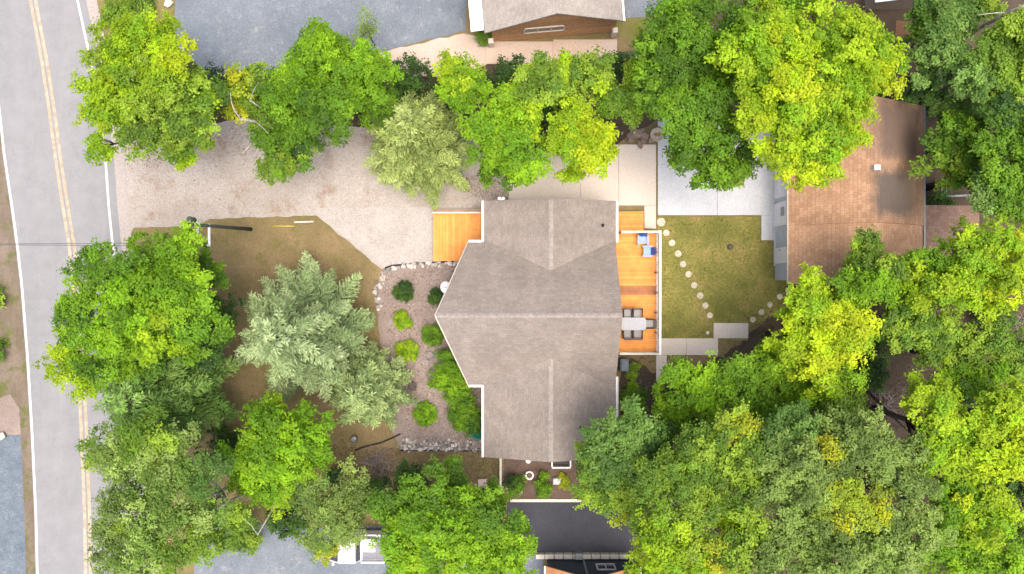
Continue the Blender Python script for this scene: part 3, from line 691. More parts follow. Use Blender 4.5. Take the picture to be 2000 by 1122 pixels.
# retaining wall in front of it
rw = empty('retaining_wall', W(1145, 1084), 'pale concrete block retaining wall along the dark driveway', 'wall')
x = 1046
while x < 1246:
    a = W(x, 1088); b = W(x + 17.4, 1079); o = MB().box(((a[0] + b[0]) / 2, (a[1] + b[1]) / 2, .2), (b[0] - a[0] - .015, b[1] - a[1], .4)).build('block', M['rock' if False else 'cream'], rw); bevel(o, .02); x += 18
o = MB().box(W(1130, 1084, .35), (.5, .42, .7)).build('pier', M['metal'], rw); bevel(o, .03)
x, y, _ = W(1243, 1108, .9)
rb = empty('rubbish_bin', (x, y, 0), 'navy blue wheeled bin at the corner of the slate sided house', 'bin')
m = MB(); m.slab([(-.3, -.32, .95), (.3, -.32, .95), (.3, .32, .95), (-.3, .32, .95)], .93); bevel(m.build('body', M['bluetarp'], rb, False, True), .04)
bevel(MB().box((0, 0, .98), (.64, .7, .06)).build('lid', M['bluetarp'], rb, False, True), .02)
# little grey shed corner at the wood's edge
x, y, _ = W(1742, 12, 2.2)
gs = empty('grey_shed', (x + .6, y + 2.4, 0), 'grey shed with white gutter end at the edge of the wood', 'shed')
MB().box((.4, 0, 1.0), (3.0, 3.4, 2.0)).build('wall', M['siding'], gs, False, True)
MB().slab([(-1.5, -2.0, 2.0), (2.4, -1.6, 2.2), (2.4, 2.2, 2.2), (-1.5, 2.2, 2.0)], .12).build('roof', M['roof_ns'], gs, False, True)
MB().tube([(-1.55, -2.05, 2.02), (-.2, -1.9, 2.1)], .09, 8).build('gutter', M['white'], gs, True, True)

# ------------------------------------------------------------------ utility pole, wires
p0 = Vector(W(490, 448)); p1 = Vector(W(364, 438, 8.8))
up_ = empty('utility_pole', p0, 'dark green utility pole with pale crossarms at the corner of the dry lawn', 'pole')
MB().tube([p0, p0.lerp(p1, .5), p1], [.13, .10, .08], 12).build('pole_shaft', M['pole'], up_, True)
arms = []
for f, ln in ((.70, 1.15), (.86, .95)):
    c = p0.lerp(p1, f); e_ = c + Vector((0.02, -ln, 0)); c2 = c + Vector((0, .1, 0))
    MB().tube([c2, e_], .07, 6).build('crossarm', M['white'], up_); arms.append(e_)
    MB().lathe((e_.x, e_.y + .05, e_.z + .05), [(.05, 0), (.07, .06), (.04, .12), (.06, .16)], 10).build('insulator', M['white'], up_, True)
c = p0.lerp(p1, .93); MB().lathe((c.x - .1, c.y + .28, c.z - .5), [(.12, 0), (.15, .05), (.15, .6), (.08, .66)], 14).build('transformer', M['pole'], up_, True)
for i, e_ in enumerate(arms):
    far = Vector(W(-420, 474 + i * 4, e_.z)); mid = e_.lerp(far, .5) - Vector((0, 0, .35))
    pts = [e_.lerp(far, k / 10) - Vector((0, 0, 1.4 * (k / 10) * (1 - k / 10))) for k in range(11)]
    o = MB().tube(pts, .016, 5).build('power_cable', M['wire'], None, True)
    tag(o, ('lower' if i == 0 else 'upper') + ' grey power cable strung from the utility pole across the road', 'cable')
o = MB().tube([W(531, 442, .04), W(576, 442, .04)], .045, 8).build('yellow_pipe', M['yellow_pipe'], None, True); tag(o, 'thin yellow pipe lying on the dry lawn', 'pipe')
o = MB().box((lambda q: (q[0], q[1], .05))(W(594, 434)), (1.25, .09, .05), R(2)).build('plank', M['cream']); tag(o, 'short pale plank lying along the top edge of the dry lawn', 'plank')

# ------------------------------------------------------------------ truck
x, y, _ = W(682, 1058, 0)
tk = empty('pickup_truck', (x, y, 0), 'white pickup truck with a box in its bed parked under the trees', 'truck', rz=R(180))
def tk_add(nm, mb, mat, bv=0.03, parent=None): return bevel(mb.build(nm, M[mat], parent or tk, False, True), bv, 2)
# local: +x is forward, wheels at z 0.35
m = MB(); m.box((-1.3, 0, .72), (4.6, 1.85, .5)); body = tk_add('body', m, 'truck', .07)
m = MB(); n = [(.95, -.9, .97), (.95, .9, .97), (.25, .78, 1.66), (.25, -.78, 1.66), (-.75, -.78, 1.68), (-.75, .78, 1.68), (-.95, .88, .97), (-.95, -.88, .97)]
m.v += n; m.f += [(0, 1, 2, 3), (3, 2, 5, 4), (4, 5, 6, 7), (0, 3, 4, 7), (1, 6, 5, 2)]
cab = tk_add('cab', m, 'truck', .05)
MB().poly([(.93, -.78, 1.0), (.93, .78, 1.0), (.31, .68, 1.62), (.31, -.68, 1.62)][::1]).build('windscreen', M['glass'], tk, False, True).location = (.03, 0, .02)
MB().poly([(-.79, -.68, 1.62), (-.79, .68, 1.62), (-.93, .78, 1.05), (-.93, -.78, 1.05)]).build('rear_window', M['glass'], tk, False, True).location = (-.03, 0, .0)
m = MB(); m.box((-2.25, 0, .985), (2.35, 1.5, .03)); tk_add('bed_floor', m, 'truck_bed', .005)
for s in (-1, 1): tk_add('bed_side', MB().box((-2.28, s * .86, 1.12), (2.5, .12, .34)), 'truck', .03)
tk_add('tailgate', MB().box((-3.5, 0, 1.12), (.1, 1.6, .34)), 'truck', .03)
tk_add('roof_rack', MB().box((-.25, 0, 1.72), (.5, .8, .04)), 'metal', .01)
for s in (-1, 1):
    tk_add('wing_mirror', MB().box((.75, s * 1.0, 1.12), (.14, .2, .16)), 'truck', .03)
    tk_add('headlight', MB().box((1.0, s * .7, .82), (.04, .28, .14)), 'glass', .01)
    for wx in (.35, -2.75):
        wh = MB(); wh.tube([(wx, s * .72, .35), (wx, s * .95, .35)], .35, 20); tk_add('wheel', wh, 'tyre', .03)
bx = empty('bed_box', (x, y, 0), 'white box standing in the bed of the pickup truck', 'box', rz=R(180))
bevel(MB().box((-1.55, -.35, 1.3), (.9, .75, .6)).build('body', M['white'], bx, False, True), .03, 2); bevel(MB().box((-1.55, -.35, 1.62), (.95, .8, .05)).build('lid', M['white'], bx, False, True), .01)

# ------------------------------------------------------------------ stones, rocks, garden things
def rock_mesh(seed):
    import bmesh
    r = random.Random(seed); bm = bmesh.new(); bmesh.ops.create_icosphere(bm, subdivisions=1, radius=1)
    for v in bm.verts: v.co *= r.uniform(.75, 1.2); v.co.z *= .62
    me = bpy.data.meshes.new('rock'); bm.to_mesh(me); bm.free(); return me
RM = [rock_mesh(i) for i in range(5)]
for me in RM: me.materials.append(M['rock'])
def rock_line(name, pts, n, spread, smin, smax, label, z0=0.04):
    e = empty(name, W(*pts[0]), label, 'rock border')
    w_ = [Vector(W(*p)) for p in pts]; seg = [(w_[i + 1] - w_[i]).length for i in range(len(w_) - 1)]; T = sum(seg)
    for k in range(n):
        d = T * (k + random.random() * .8) / n; i = 0
        while d > seg[i] and i < len(seg) - 1: d -= seg[i]; i += 1
        q = w_[i].lerp(w_[i + 1], min(1, d / seg[i])); s = random.uniform(smin, smax)
        piece('rock', random.choice(RM), None, e, (q.x + random.gauss(0, spread), q.y + random.gauss(0, spread), z0 + s * .35), random.uniform(0, 6), (s, s * random.uniform(.7, 1), s * random.uniform(.7, 1)))
rock_line('rock_border', [(740, 600), (737, 572), (745, 545), (760, 528), (790, 520), (850, 516), (905, 513)], 110, .1, .08, .19, 'border of pale rocks round the mulch bed beside the concrete drive')
rock_line('rock_border', [(782, 868), (830, 869), (880, 866), (944, 862)], 110, .17, .06, .15, 'band of loose pale rocks at the mulch bed end toward the dry lawn strip')
rock_line('rock_border', [(782, 877), (830, 877), (944, 878)], 40, .05, .09, .16, 'single row of pale edging rocks between the mulch bed and the dry lawn strip')
def edging(pts, label):
    o = MB().tube([W(a, b, .07) for a, b in pts], .05, 6).build('garden_edging', M['black_plastic'], None, True); return tag(o, label, 'edging')
edging([(752, 524), (765, 519), (800, 516), (845, 513), (900, 510)], 'black garden edging between the concrete drive and the mulch bed')
edging([(694, 880), (715, 872), (745, 865), (768, 855), (782, 848)], 'black garden edging curving out from the mulch bed under the spruce')
edging([(782, 880), (840, 880), (944, 881)], 'straight black edging along the dry lawn strip')
# boulders
BM_ = [rock_mesh(20 + i) for i in range(4)]
for me in BM_: me.materials.append(M['boulder'])
def boulder(px, py, s, label, grp=None):
    o = bpy.data.objects.new('boulder', random.choice(BM_ if grp else RM)); col.objects.link(o); q = W(px, py); o.location = (q[0], q[1], s * .4); o.scale = (s, s * .85, s * .9); o.rotation_euler = (0, 0, random.uniform(0, 6))
    tag(o, label, 'boulder', grp)
for i in range(26):
    boulder(1238 + random.gauss(0, 20), 266 + random.gauss(0, 9), random.uniform(.12, .3), 'brown boulder in the rock pile beyond the beige patio', 'boulders piled beyond the patio')
boulder(331, 10, .34, 'grey boulder on the grass corner beside the blue grey pavement')
boulder(203, 40, .24, 'pale boulder at the road edge of the grass corner')
boulder(6, 852, .35, 'pale boulder at the edge of the slate pavement across the road')
# stepping stones
ST = [(1291, 434, .30), (1301, 455, .215), (1312, 475, .22), (1324, 495, .235), (1334, 516, .22), (1344, 537, .215), (1355, 557, .21), (1367, 578, .22), (1377, 598, .22), (1387, 617, .215)]
def stone(px, py, r, label, grp):
    q = W(px + random.uniform(-1, 1), py + random.uniform(-1, 1)); r *= random.uniform(.9, 1.06); m = MB(); prof = [(r * .98, 0), (r, .03), (r * .96, .05), (r * .55, .052), (r * .5, .046), (r * .2, .046), (r * .16, .054), (.01, .054)]
    m.lathe((0, 0, .0), prof, 18); o = m.build('stepping_stone', M['stone_cream'], None); o.location = (q[0], q[1], 0); o.rotation_euler = (0, 0, random.uniform(0, 1)); tag(o, label, 'stepping stone', grp)
for i, s in enumerate(ST):
    stone(*s, 'large cream stepping stone at the corner of the pale patio' if i == 0 else 'round cream stepping stone in the slanting line across the back lawn', None if i == 0 else 'stepping stones slanting across the lawn')
for s in ((1471, 625, .21), (1487, 611, .21), (1504, 596, .2), (1522, 581, .2)): stone(*s, 'round cream stepping stone leading toward the garage corner', 'stepping stones toward the garage')
stone(1541, 567, .26, 'pale round stepping stone at the garage corner', None)
stone(1382, 651, .12, 'tiny cream stone by the bend of the concrete walkway', None)
o = MB().lathe((lambda q: (q[0], q[1], 0))(W(1426, 482)), [(.2, 0), (.17, .1), (.15, .12), (.02, .125)], 14).build('stump', M['bark']); tag(o, 'small dark stump in the middle of the back lawn', 'stump')
# round beige planter by the patio
q = W(1284, 263, .5)
pt = empty('planter', (q[0], q[1], 0), 'round cream planter at the edge of the rock pile', 'planter')
MB().lathe((0, 0, 0), [(.3, 0), (.42, .45), (.46, .5), (.38, .5), (.36, .42), (.02, .42)], 24).build('bowl', M['stone_cream'], pt, True, True)
MB().box((0, 0, .46), (.4, .16, .06)).build('handle', M['board_brown'], pt, False, True)
q = W(935, 842, .4)
tl = empty('teal_tub', (q[0], q[1], 0), 'teal plastic tub under the eave beside the mulch bed', 'tub')
MB().lathe((0, 0, 0), [(.40, 0), (.52, .3), (.58, .42), (.56, .45), (.5, .42), (.42, .08), (.02, .07)], 22).build('shell', M['teal'], tl, True, True)
MB().box((.1, .1, .43), (.5, .1, .03)).build('crossbar', M['blue_concrete'], tl, False, True)
q = W(806, 755, .3); pt = empty('garden_urn', (q[0], q[1], 0), 'dark round pot among the shrubs near the pale spruce', 'pot')
MB().lathe((0, 0, 0), [(.16, 0), (.26, .3), (.29, .36), (.24, .36), (.2, .28), (.02, .27)], 18).build('pot_body', M['bark'], pt, True, True)
q = W(838, 697, .3); pt = empty('wire_hoop', (q[0], q[1], 0), 'small wire garden hoop in the mulch bed', 'garden hoop')
for k in range(3): MB().tube([(.3 * math.cos(a), .3 * math.sin(a), .12 + .2 * k) for a in [i * math.pi / 8 for i in range(17)]], .018, 5).build('hoop', M['metal'], pt, True, True)
for a in (0, 2.1, 4.2): MB().tube([(.3 * math.cos(a), .3 * math.sin(a), 0), (.3 * math.cos(a), .3 * math.sin(a), .56)], .015, 5).build('stake', M['metal'], pt, True, True)
# south garden: white fence, tyre planter, window well, bucket, paver, pots
x0, y0, _ = W(978, 892, .5); x1, y1, _ = W(978, 968, .5)
fn = empty('garden_fence', (x0, (y0 + y1) / 2, 0), 'narrow pale plank fence beside the planted garden bed', 'fence')
for zz in (.35, .8): MB().box((x0, (y0 + y1) / 2, zz), (.05, y0 - y1, .09)).build('rail', M['cream'], fn)
MB().box((x0, (y0 + y1) / 2, .93), (.13, y0 - y1, .04)).build('cap', M['cream'], fn)
for k in range(4): MB().box((x0, y0 + (y1 - y0) * k / 3 * .98 - .02, .45), (.09, .09, .9)).build('post', M['cream'], fn)
q = W(1034, 930, .3); tp = empty('ring_planter', (q[0], q[1], 0), 'pale ring shaped planter in the garden bed', 'planter')
MB().lathe((0, 0, 0), [(.26, 0), (.3, .12), (.28, .24), (.22, .26), (.19, .2), (.19, .06)], 22).build('ring', M['white'], tp, True, True)
MB().lathe((0, 0, .02), [(.18, 0), (.17, .08), (.02, .1)], 16).build('soil', M['garden_soil'], tp, True, True)
q = W(1032, 901, .4); tp = empty('flower_pot', (q[0], q[1], 0), 'small white pot beside the house wall in the garden bed', 'pot')
MB().lathe((0, 0, 0), [(.11, 0), (.16, .3), (.18, .34), (.15, .34), (.13, .27), (.02, .26)], 16).build('pot_body', M['white'], tp, True, True)
q = W(1016, 962, .3); tp = empty('flower_pot', (q[0], q[1], 0), 'small cream pot beside the pale kerb of the garden bed', 'pot')
MB().lathe((0, 0, 0), [(.1, 0), (.15, .2), (.17, .24), (.14, .24), (.12, .17), (.02, .16)], 16).build('pot_body', M['stone_cream'], tp, True, True)
a = W(1078, 913, .25); b = W(1114, 897, .25)
ww = empty('window_well', ((a[0] + b[0]) / 2, (a[1] + b[1]) / 2, 0), 'white framed window well against the house wall', 'window well')
for (c, d) in ((((a[0] + b[0]) / 2, a[1], .2), (b[0] - a[0], .1, .4)), ((a[0], (a[1] + b[1]) / 2, .2), (.1, b[1] - a[1] - .11, .4)), ((b[0], (a[1] + b[1]) / 2, .2), (.1, b[1] - a[1] - .11, .4))):
    bevel(MB().box(c, d).build('side', M['white'], ww), .01)
MB().box(((a[0] + b[0]) / 2, (a[1] + b[1]) / 2 + .05, .04), (b[0] - a[0] - .15, b[1] - a[1] - .15, .05)).build('cover', M['dark'], ww)
q = W(1087, 938); o = MB().box((q[0], q[1], .2), (.5, .4, .34)).build('planter_box', M['blue_concrete']); bevel(o, .03); tag(o, 'small pale planter box in the garden bed beside orange flowers', 'planter box')
q = W(943, 943); o = MB().box((q[0], q[1], .08), (.62, .55, .14), R(4)).build('paver_block', M['pink_gravel']); bevel(o, .02); tag(o, 'square pinkish concrete block at the end of the dry lawn strip', 'paver')
q = W(946, 962); tp = empty('black_tub', (q[0], q[1], 0), 'shallow black tub beside the pinkish concrete block', 'tub')
MB().lathe((0, 0, 0), [(.3, 0), (.42, .25), (.44, .28), (.4, .28), (.3, .06), (.02, .05)], 20).build('shell', M['black_plastic'], tp, True, True)
q = W(692, 858, .3); tp = empty('bucket', (q[0], q[1], 0), 'grey bucket on dry soil beneath the pale spruce', 'bucket')
MB().lathe((0, 0, 0), [(.15, 0), (.2, .36), (.22, .38), (.18, .37), (.14, .05), (.02, .05)], 18).build('shell', M['metal'], tp, True, True)
MB().tube([(.21 * math.cos(a), .21 * math.sin(a), .38 + .0 * a) for a in [i * math.pi / 8 for i in range(17)]], .02, 5).build('rim', M['dark'], tp, True, True)

# ------------------------------------------------------------------ foliage
FOL = 1.04
PAL = {
 'lime':   [(.28, .43, .012), (.20, .36, .012), (.34, .48, .016)],
 'yellow': [(.40, .52, .010), (.33, .48, .010), (.46, .56, .016)],
 'green':  [(.125, .26, .014), (.17, .32, .016), (.09, .195, .014)],
 'bright': [(.19, .365, .010), (.24, .42, .013), (.14, .29, .011)],
 'olive':  [(.19, .32, .028), (.26, .39, .035), (.13, .24, .025)],
 'dark':   [(.055, .13, .02), (.085, .18, .025), (.04, .09, .02)],
 'blue':   [(.09, .18, .055), (.14, .25, .075), (.065, .13, .045)],
 'sage':   [(.20, .30, .065), (.27, .38, .085), (.14, .22, .045)],
 'birch':  [(.21, .33, .06), (.29, .41, .10), (.15, .26, .04)],
 'pine':   [(.15, .27, .05), (.20, .34, .07), (.10, .20, .035)],
 'gold':   [(.40, .44, .02), (.33, .41, .022), (.27, .37, .03)],
 'bluespruce': [(.26, .345, .145), (.32, .415, .19), (.18, .255, .10)],
 'palespruce': [(.27, .345, .085), (.33, .41, .12), (.20, .265, .065)],
 'greyspruce': [(.24, .33, .115), (.30, .39, .14), (.17, .245, .085)],
}
PALA = {k: np.array(v) for k, v in PAL.items()}

def unit(v): return v / (np.linalg.norm(v, axis=1, keepdims=True) + 1e-9)

def leaves_to_mesh(name, P_, N_, D_, L_, Wd, C_, mat, fold=0.15):
    """P centre, N normal, D direction hint, L length, Wd width ratio, C colour -> mesh of folded quads"""
    n = len(P_); N_ = unit(N_); U = unit(D_ - (D_ * N_).sum(1, keepdims=True) * N_); V = np.cross(N_, U)
    L = L_[:, None]; w_ = Wd[:, None] * L if hasattr(Wd, '__len__') else Wd * L
    v = np.empty((n, 4, 3), dtype=np.float32)
    v[:, 0] = P_ - U * L * .5; v[:, 2] = P_ + U * L * .5
    v[:, 1] = P_ + V * w_ * .5 + N_ * L * fold; v[:, 3] = P_ - V * w_ * .5 + N_ * L * fold
    me = bpy.data.meshes.new(name); me.vertices.add(n * 4); me.vertices.foreach_set('co', v.reshape(-1))
    me.loops.add(n * 4); me.loops.foreach_set('vertex_index', np.arange(n * 4, dtype=np.int32))
    me.polygons.add(n); me.polygons.foreach_set('loop_start', np.arange(0, n * 4, 4, dtype=np.int32)); me.polygons.foreach_set('loop_total', np.full(n, 4, dtype=np.int32))
    at = me.attributes.new('leaf', 'FLOAT_COLOR', 'FACE'); c = np.ones((n, 4), dtype=np.float32); c[:, :3] = np.clip(C_ * FOL, 0, 1); at.data.foreach_set('color', c.reshape(-1))
    me.update(calc_edges=True); me.validate(); me.materials.append(mat)
    return me

def crown_points(lobes, dens=1.0, leaf=(.115, .2), clump=.36, per=25, flat=.7, gap=0.0, bough=.62, wob_amp=1.0, mixp=.08, ragged=1.0):
    """lobes: list of (centre, radius, palette). Each lobe carries domed boughs, each bough leafy clumps. Returns leaf arrays."""
    Ps, Ns, Ds, Ls, Cs, subs = [], [], [], [], [], []
    pals = [l[2] for l in lobes]
    for (c, r, pal) in lobes:
        c = np.array(c); r = r * .98; br = min(bough, r * .55)
        cand = unit(rng.normal(size=(260, 3))); cand = cand[cand[:, 2] > -.35]
        want = int(max(4, 4.2 * (r / br) ** 2 * .62)); pick = []
        mind = .80 * br / r
        for q in cand:                                   # spread the boughs so that gaps stay between them
            if all(np.linalg.norm(q - p) > mind for p in pick): pick.append(q)
            if len(pick) >= want: break
        d = np.array(pick); n = len(d)
        if gap: k_ = rng.random(n) > gap; d = d[k_] if k_.sum() > 2 else d; n = len(d)
        ph = rng.uniform(0, 6.28, 3); az = np.arctan2(d[:, 1], d[:, 0])
        wob = 1 + wob_amp * (.15 * np.sin(3 * az + ph[0]) + .12 * np.sin(5 * az + ph[1] + 3 * d[:, 2]))
        rad = r * wob * rng.uniform(.86 - .2 * ragged, .96 + .1 * ragged, n) - br * .25
        bc = c + d * rad[:, None] * np.array([1, 1, flat])
        bs = br * rng.uniform(.75, 1.25, n)
        pn = [pal if rng.random() > mixp else pals[rng.integers(len(pals))] for _ in range(n)]
        bt = np.array([PALA[p][rng.integers(3)] for p in pn]) * rng.uniform(.8, 1.22, (n, 1))
        nc = max(5, int(dens * 14 * (br / .66) ** 2 * (.36 / clump) ** 2)); bi = np.repeat(np.arange(n), nc)
        e = unit(rng.normal(size=(n * nc, 3)) + d[bi] * .5 + np.array([0, 0, .45])) * rng.uniform(.35, 1.25, (n * nc, 1)) * bs[bi][:, None] * np.array([1, 1, .7])
        cc = bc[bi] + e
        # sparser leaves deep inside the lobe
        ni = max(4, int(len(cc) * .26)); di = unit(rng.normal(size=(ni, 3))); ci = c + di * (r * rng.uniform(.2, .7, (ni, 1))) * np.array([1, 1, flat])
        cc = np.concatenate([cc, ci]); out = np.concatenate([unit(e), di]); ct = np.concatenate([bt[bi], PALA[pal][rng.integers(0, 3, ni)]]) * rng.uniform(.86, 1.16, (len(cc), 1))
        m = max(5, int(per)); idx = np.repeat(np.arange(len(cc)), m); N = len(idx)
        w_ = unit(rng.normal(size=(N, 3))) * (rng.random((N, 1)) ** .5) * clump * .72 * rng.uniform(.6, 1.6, (N, 1)) * np.array([1, 1, .55])
        Ps.append(cc[idx] + w_)
        Ns.append(np.array([0, 0, .95]) + out[idx] * .45 + unit(w_) * .2 + rng.normal(size=(N, 3)) * .33)
        Ds.append(rng.normal(size=(N, 3)) + out[idx] * .6)
        Ls.append(rng.uniform(leaf[0], leaf[1], N)); Cs.append(ct[idx] * rng.uniform(.82, 1.2, (N, 1)))
        subs.append((c, bc))
    return map(np.concatenate, (Ps, Ns, Ds, Ls, Cs)), subs

def branch_path(a, b, k=5, bend=.12, sag=.0):
    a, b = Vector(a), Vector(b); L = (b - a).length; out = []
    off = Vector((random.gauss(0, 1), random.gauss(0, 1), random.gauss(0, .5))) * L * bend
    for i in range(k + 1):
        f = i / k; q = a.lerp(b, f) + off * math.sin(math.pi * f) * .5; q.z += sag * math.sin(math.pi * f); out.append(q)
    return out

def deciduous(name, px_lobes, label, z=7.5, pal='green', bark='bark', base=None, group=None, cat='tree', trunk_r=.2, twigs=5, **kw):
    """px_lobes: (px, py, radius px[, palette[, z]]) at crown height; the crown is carried by a trunk standing under its middle"""
    lobes = []
    for t in px_lobes:
        zz = t[4] if len(t) > 4 else z + random.uniform(-.8, .8)
        s = (H - zz) / H / PPM; lobes.append((W(t[0], t[1], zz), t[2] * s, t[3] if len(t) > 3 and t[3] else pal))
    wsum = sum(l[1] ** 2 for l in lobes); cx = sum(l[0][0] * l[1] ** 2 for l in lobes) / wsum; cy = sum(l[0][1] * l[1] ** 2 for l in lobes) / wsum
    if base: cx, cy = W(*base)[:2]
    e = empty(name, (cx, cy, 0), label, cat, group)
    fork = Vector((cx, cy, max(.6, min(l[0][2] for l in lobes) * .42)))
    tm = MB(); tm.tube([(cx, cy, -.05), (cx + random.uniform(-.05, .05), cy, fork.z * .5), fork], [trunk_r * 1.25, trunk_r, trunk_r * .85], 10)
    tr = tm.build('trunk', M[bark], e, True)
    data, subs = crown_points(lobes, **kw)
    for (c, sc) in subs:
        lb = MB(); tip = Vector(c); pth = branch_path(fork - Vector((0, 0, .1)), tip, 5, .1)
        lb.tube(pth, [trunk_r * .62, trunk_r * .5, trunk_r * .42, trunk_r * .34, trunk_r * .26, trunk_r * .16], 7)
        for q in sc[rng.choice(len(sc), min(twigs, len(sc)), replace=False)]:
            a = pth[random.choice((2, 3, 4))]; pp = branch_path(a, q, 3, .1); lb.tube(pp, [trunk_r * .2, trunk_r * .15, trunk_r * .1, trunk_r * .05], 5)
        lb.build('limb', M[bark], tr, True)
    P_, N_, D_, L_, C_ = data
    link('crown', leaves_to_mesh('crown', P_, N_, D_, L_, .62, C_, M['leaf']), None, e)
    return e

def conifer(name, base_px, top_z, rpx, label, pal, low=1.2, levels=15, per=9, droop=.12, zr=3.0, shape=0.85, dens=1.0, tuft=(.22, .34), tw=.36):
    """whorls of boughs with side twigs, each covered in needle sprays. base_px: photo position of the trunk foot; rpx: radius at height zr"""
    x, y, _ = W(*base_px); Rm = rpx * (H - zr) / H / PPM
    e = empty(name, (x, y, 0), label, 'tree')
    MB().tube([(x, y, -.05), (x, y, top_z * .5), (x, y, top_z)], [.2, .13, .03], 9).build('trunk', M['bark'], e, True)
    Ps, Ds, Ls, Cs, Ns = [], [], [], [], []; base = PALA[pal]; bm_ = MB()
    for li in range(levels):
        f = li / (levels - 1); zz = low + (top_z - low) * f; Lb = Rm * ((1 - f) ** shape) + .25
        nb = max(5, int(per * (1 - .35 * f))); a0 = random.uniform(0, 6.28)
        for b in range(nb):
            az = a0 + 2 * math.pi * b / nb + random.gauss(0, .13); ln = Lb * random.uniform(.78, 1.12)
            dr = np.array([math.cos(az), math.sin(az), 0]); sd = np.array([-dr[1], dr[0], 0])
            zz_ = zz + random.uniform(-.15, .15); tn = base[random.randrange(3)] * random.uniform(.82, 1.18)
            fz = lambda t: zz_ + .10 * ln * math.sin(t * 1.6) - droop * ln * t * t + .04 * ln * t ** 4
            ax_ = [np.array([x, y, 0]) + dr * ln * t + np.array([0, 0, fz(t)]) for t in (0, .35, .7, 1)]
            bm_.tube([tuple(q) for q in ax_], [.045, .03, .018, .006], 4)
            nt_ = max(5, int(ln / .17 * dens))
            for k in range(nt_):
                t = .14 + .86 * (k + random.random() * .6) / nt_; o = np.array([x, y, 0]) + dr * ln * t + np.array([0, 0, fz(t)])
                for s in (-1, 1, 0) if k % 3 == 0 else (-1, 1):
                    tl = ln * tw * (1 - t) ** .75 * random.uniform(.7, 1.2) + .14
                    dd = dr * .72 + sd * s * random.uniform(.6, .95) + np.array([0, 0, random.uniform(-.1, .16)]); dd /= np.linalg.norm(dd)
                    m = max(2, int(tl / .085 * dens))
                    ts = (np.arange(m) + rng.random(m)) / m
                    pp = o + dd * (ts * tl)[:, None] + rng.normal(size=(m, 3)) * np.array([.03, .03, .025])
                    Ps.append(pp); Ds.append(dd + rng.normal(size=(m, 3)) * .35); Ls.append(rng.uniform(tuft[0], tuft[1], m))
                    Cs.append(tn * rng.uniform(.78, 1.25, (m, 1))); Ns.append(np.array([0, 0, 1.0]) + rng.normal(size=(m, 3)) * .45)
    bm_.build('bough', M['bark'], e, True)['kind'] = 'stuff'
    P_, D_, L_, C_, N_ = map(np.concatenate, (Ps, Ds, Ls, Cs, Ns))
    link('crown', leaves_to_mesh('crown', P_, N_, D_, L_, .27, C_, M['needle'], .06), None, e)
    return e

def shrub(px, py, rpx, hgt, pal, label, group=None, name='shrub', leaf=(.06, .11), clump=.2, per=16, dens=1.0, bough=.5):
    x, y, _ = W(px, py, hgt * .6); r = rpx / PPM * (H - hgt) / H
    e = empty(name, (x, y, 0), label, 'shrub', group)
    st = MB()
    for k in range(5):
        a = k * 1.256 + random.random(); st.tube([(x, y, -.02), (x + math.cos(a) * r * .3, y + math.sin(a) * r * .3, hgt * .4), (x + math.cos(a) * r * .6, y + math.sin(a) * r * .6, hgt * .7)], [.03, .02, .008], 5)
    st.build('stem', M['bark'], e, True)
    data, _s = crown_points([((x, y, hgt * .5), r * .98, pal)], dens=dens, leaf=leaf, clump=clump, per=per, flat=hgt * .5 / r, bough=bough, wob_amp=.25, mixp=0, ragged=.2)
    P_, N_, D_, L_, C_ = data; P_[:, 2] = np.maximum(P_[:, 2], .05)
    link('foliage', leaves_to_mesh('foliage', P_, N_, D_, L_, .62, C_, M['leaf']), None, e)
    return e

# --- trees along the drive (north row)
deciduous('tree', [(292, 140, 80, 'lime'), (225, 190, 58, 'lime'), (360, 185, 62, 'olive'), (300, 235, 68, 'olive'), (195, 285, 24, 'lime', 6), (343, 108, 36, 'yellow', 9), (245, 85, 48, 'lime'), (215, 130, 42, 'olive'),
   (372, 250, 48, 'olive'), (345, 295, 30, 'lime', 5.5), (205, 230, 36, 'lime'), (400, 210, 32, 'green', 6), (320, 55, 32, 'lime', 5.5)],
   'broad olive and lime tree between the road and the grey pavement, with one yellow clump', z=7, pal='olive')
deciduous('leaning_tree', [(468, 165, 30, 'gold'), (505, 170, 34, 'olive'), (545, 195, 42, 'green'), (470, 205, 26, 'gold', 5), (555, 258, 48, 'green', 5), (525, 225, 36, 'olive', 5), (572, 308, 34, 'green', 4.5), (585, 280, 34, 'dark', 4.5), (540, 318, 32, 'olive', 5)],
   'slender green tree with yellowing tips and pale leaning stems over the gravel drive', z=6, pal='green', base=(545, 235), bark='pale_bark', trunk_r=.11)
deciduous('maple', [(640, 140, 78, 'bright'), (700, 165, 62, 'bright'), (590, 150, 48, 'bright'), (640, 215, 56, 'green'), (735, 205, 36, 'green', 5), (600, 205, 40, 'green', 5.5), (635, 95, 34, 'bright'), (690, 110, 30, 'bright')],
   'vivid green rounded tree between the grey pavement and the gravel drive', z=7, pal='bright')
deciduous('sapling', [(715, 40, 24, 'sage'), (700, 80, 16, 'sage', 2.5), (722, 62, 16, 'sage', 2.6)], 'thin grey green sapling at the edge of the grey pavement', z=3, pal='sage', per=9, dens=.8, trunk_r=.04, twigs=4, leaf=(.07, .13))
conifer('spruce', (828, 295), 7.5, 112, 'pale yellow green spruce leaning over the gravel drive', 'palespruce', low=1.0, levels=15, per=9, dens=1.2, tw=.32, droop=.05, zr=2.5, shape=.75)
deciduous('young_tree', [(905, 148, 36, 'lime'), (882, 130, 24, 'lime'), (925, 180, 36, 'bright'), (900, 185, 30, 'bright')], 'small lime tree beside the pink gravel path', z=6, pal='lime', trunk_r=.1)
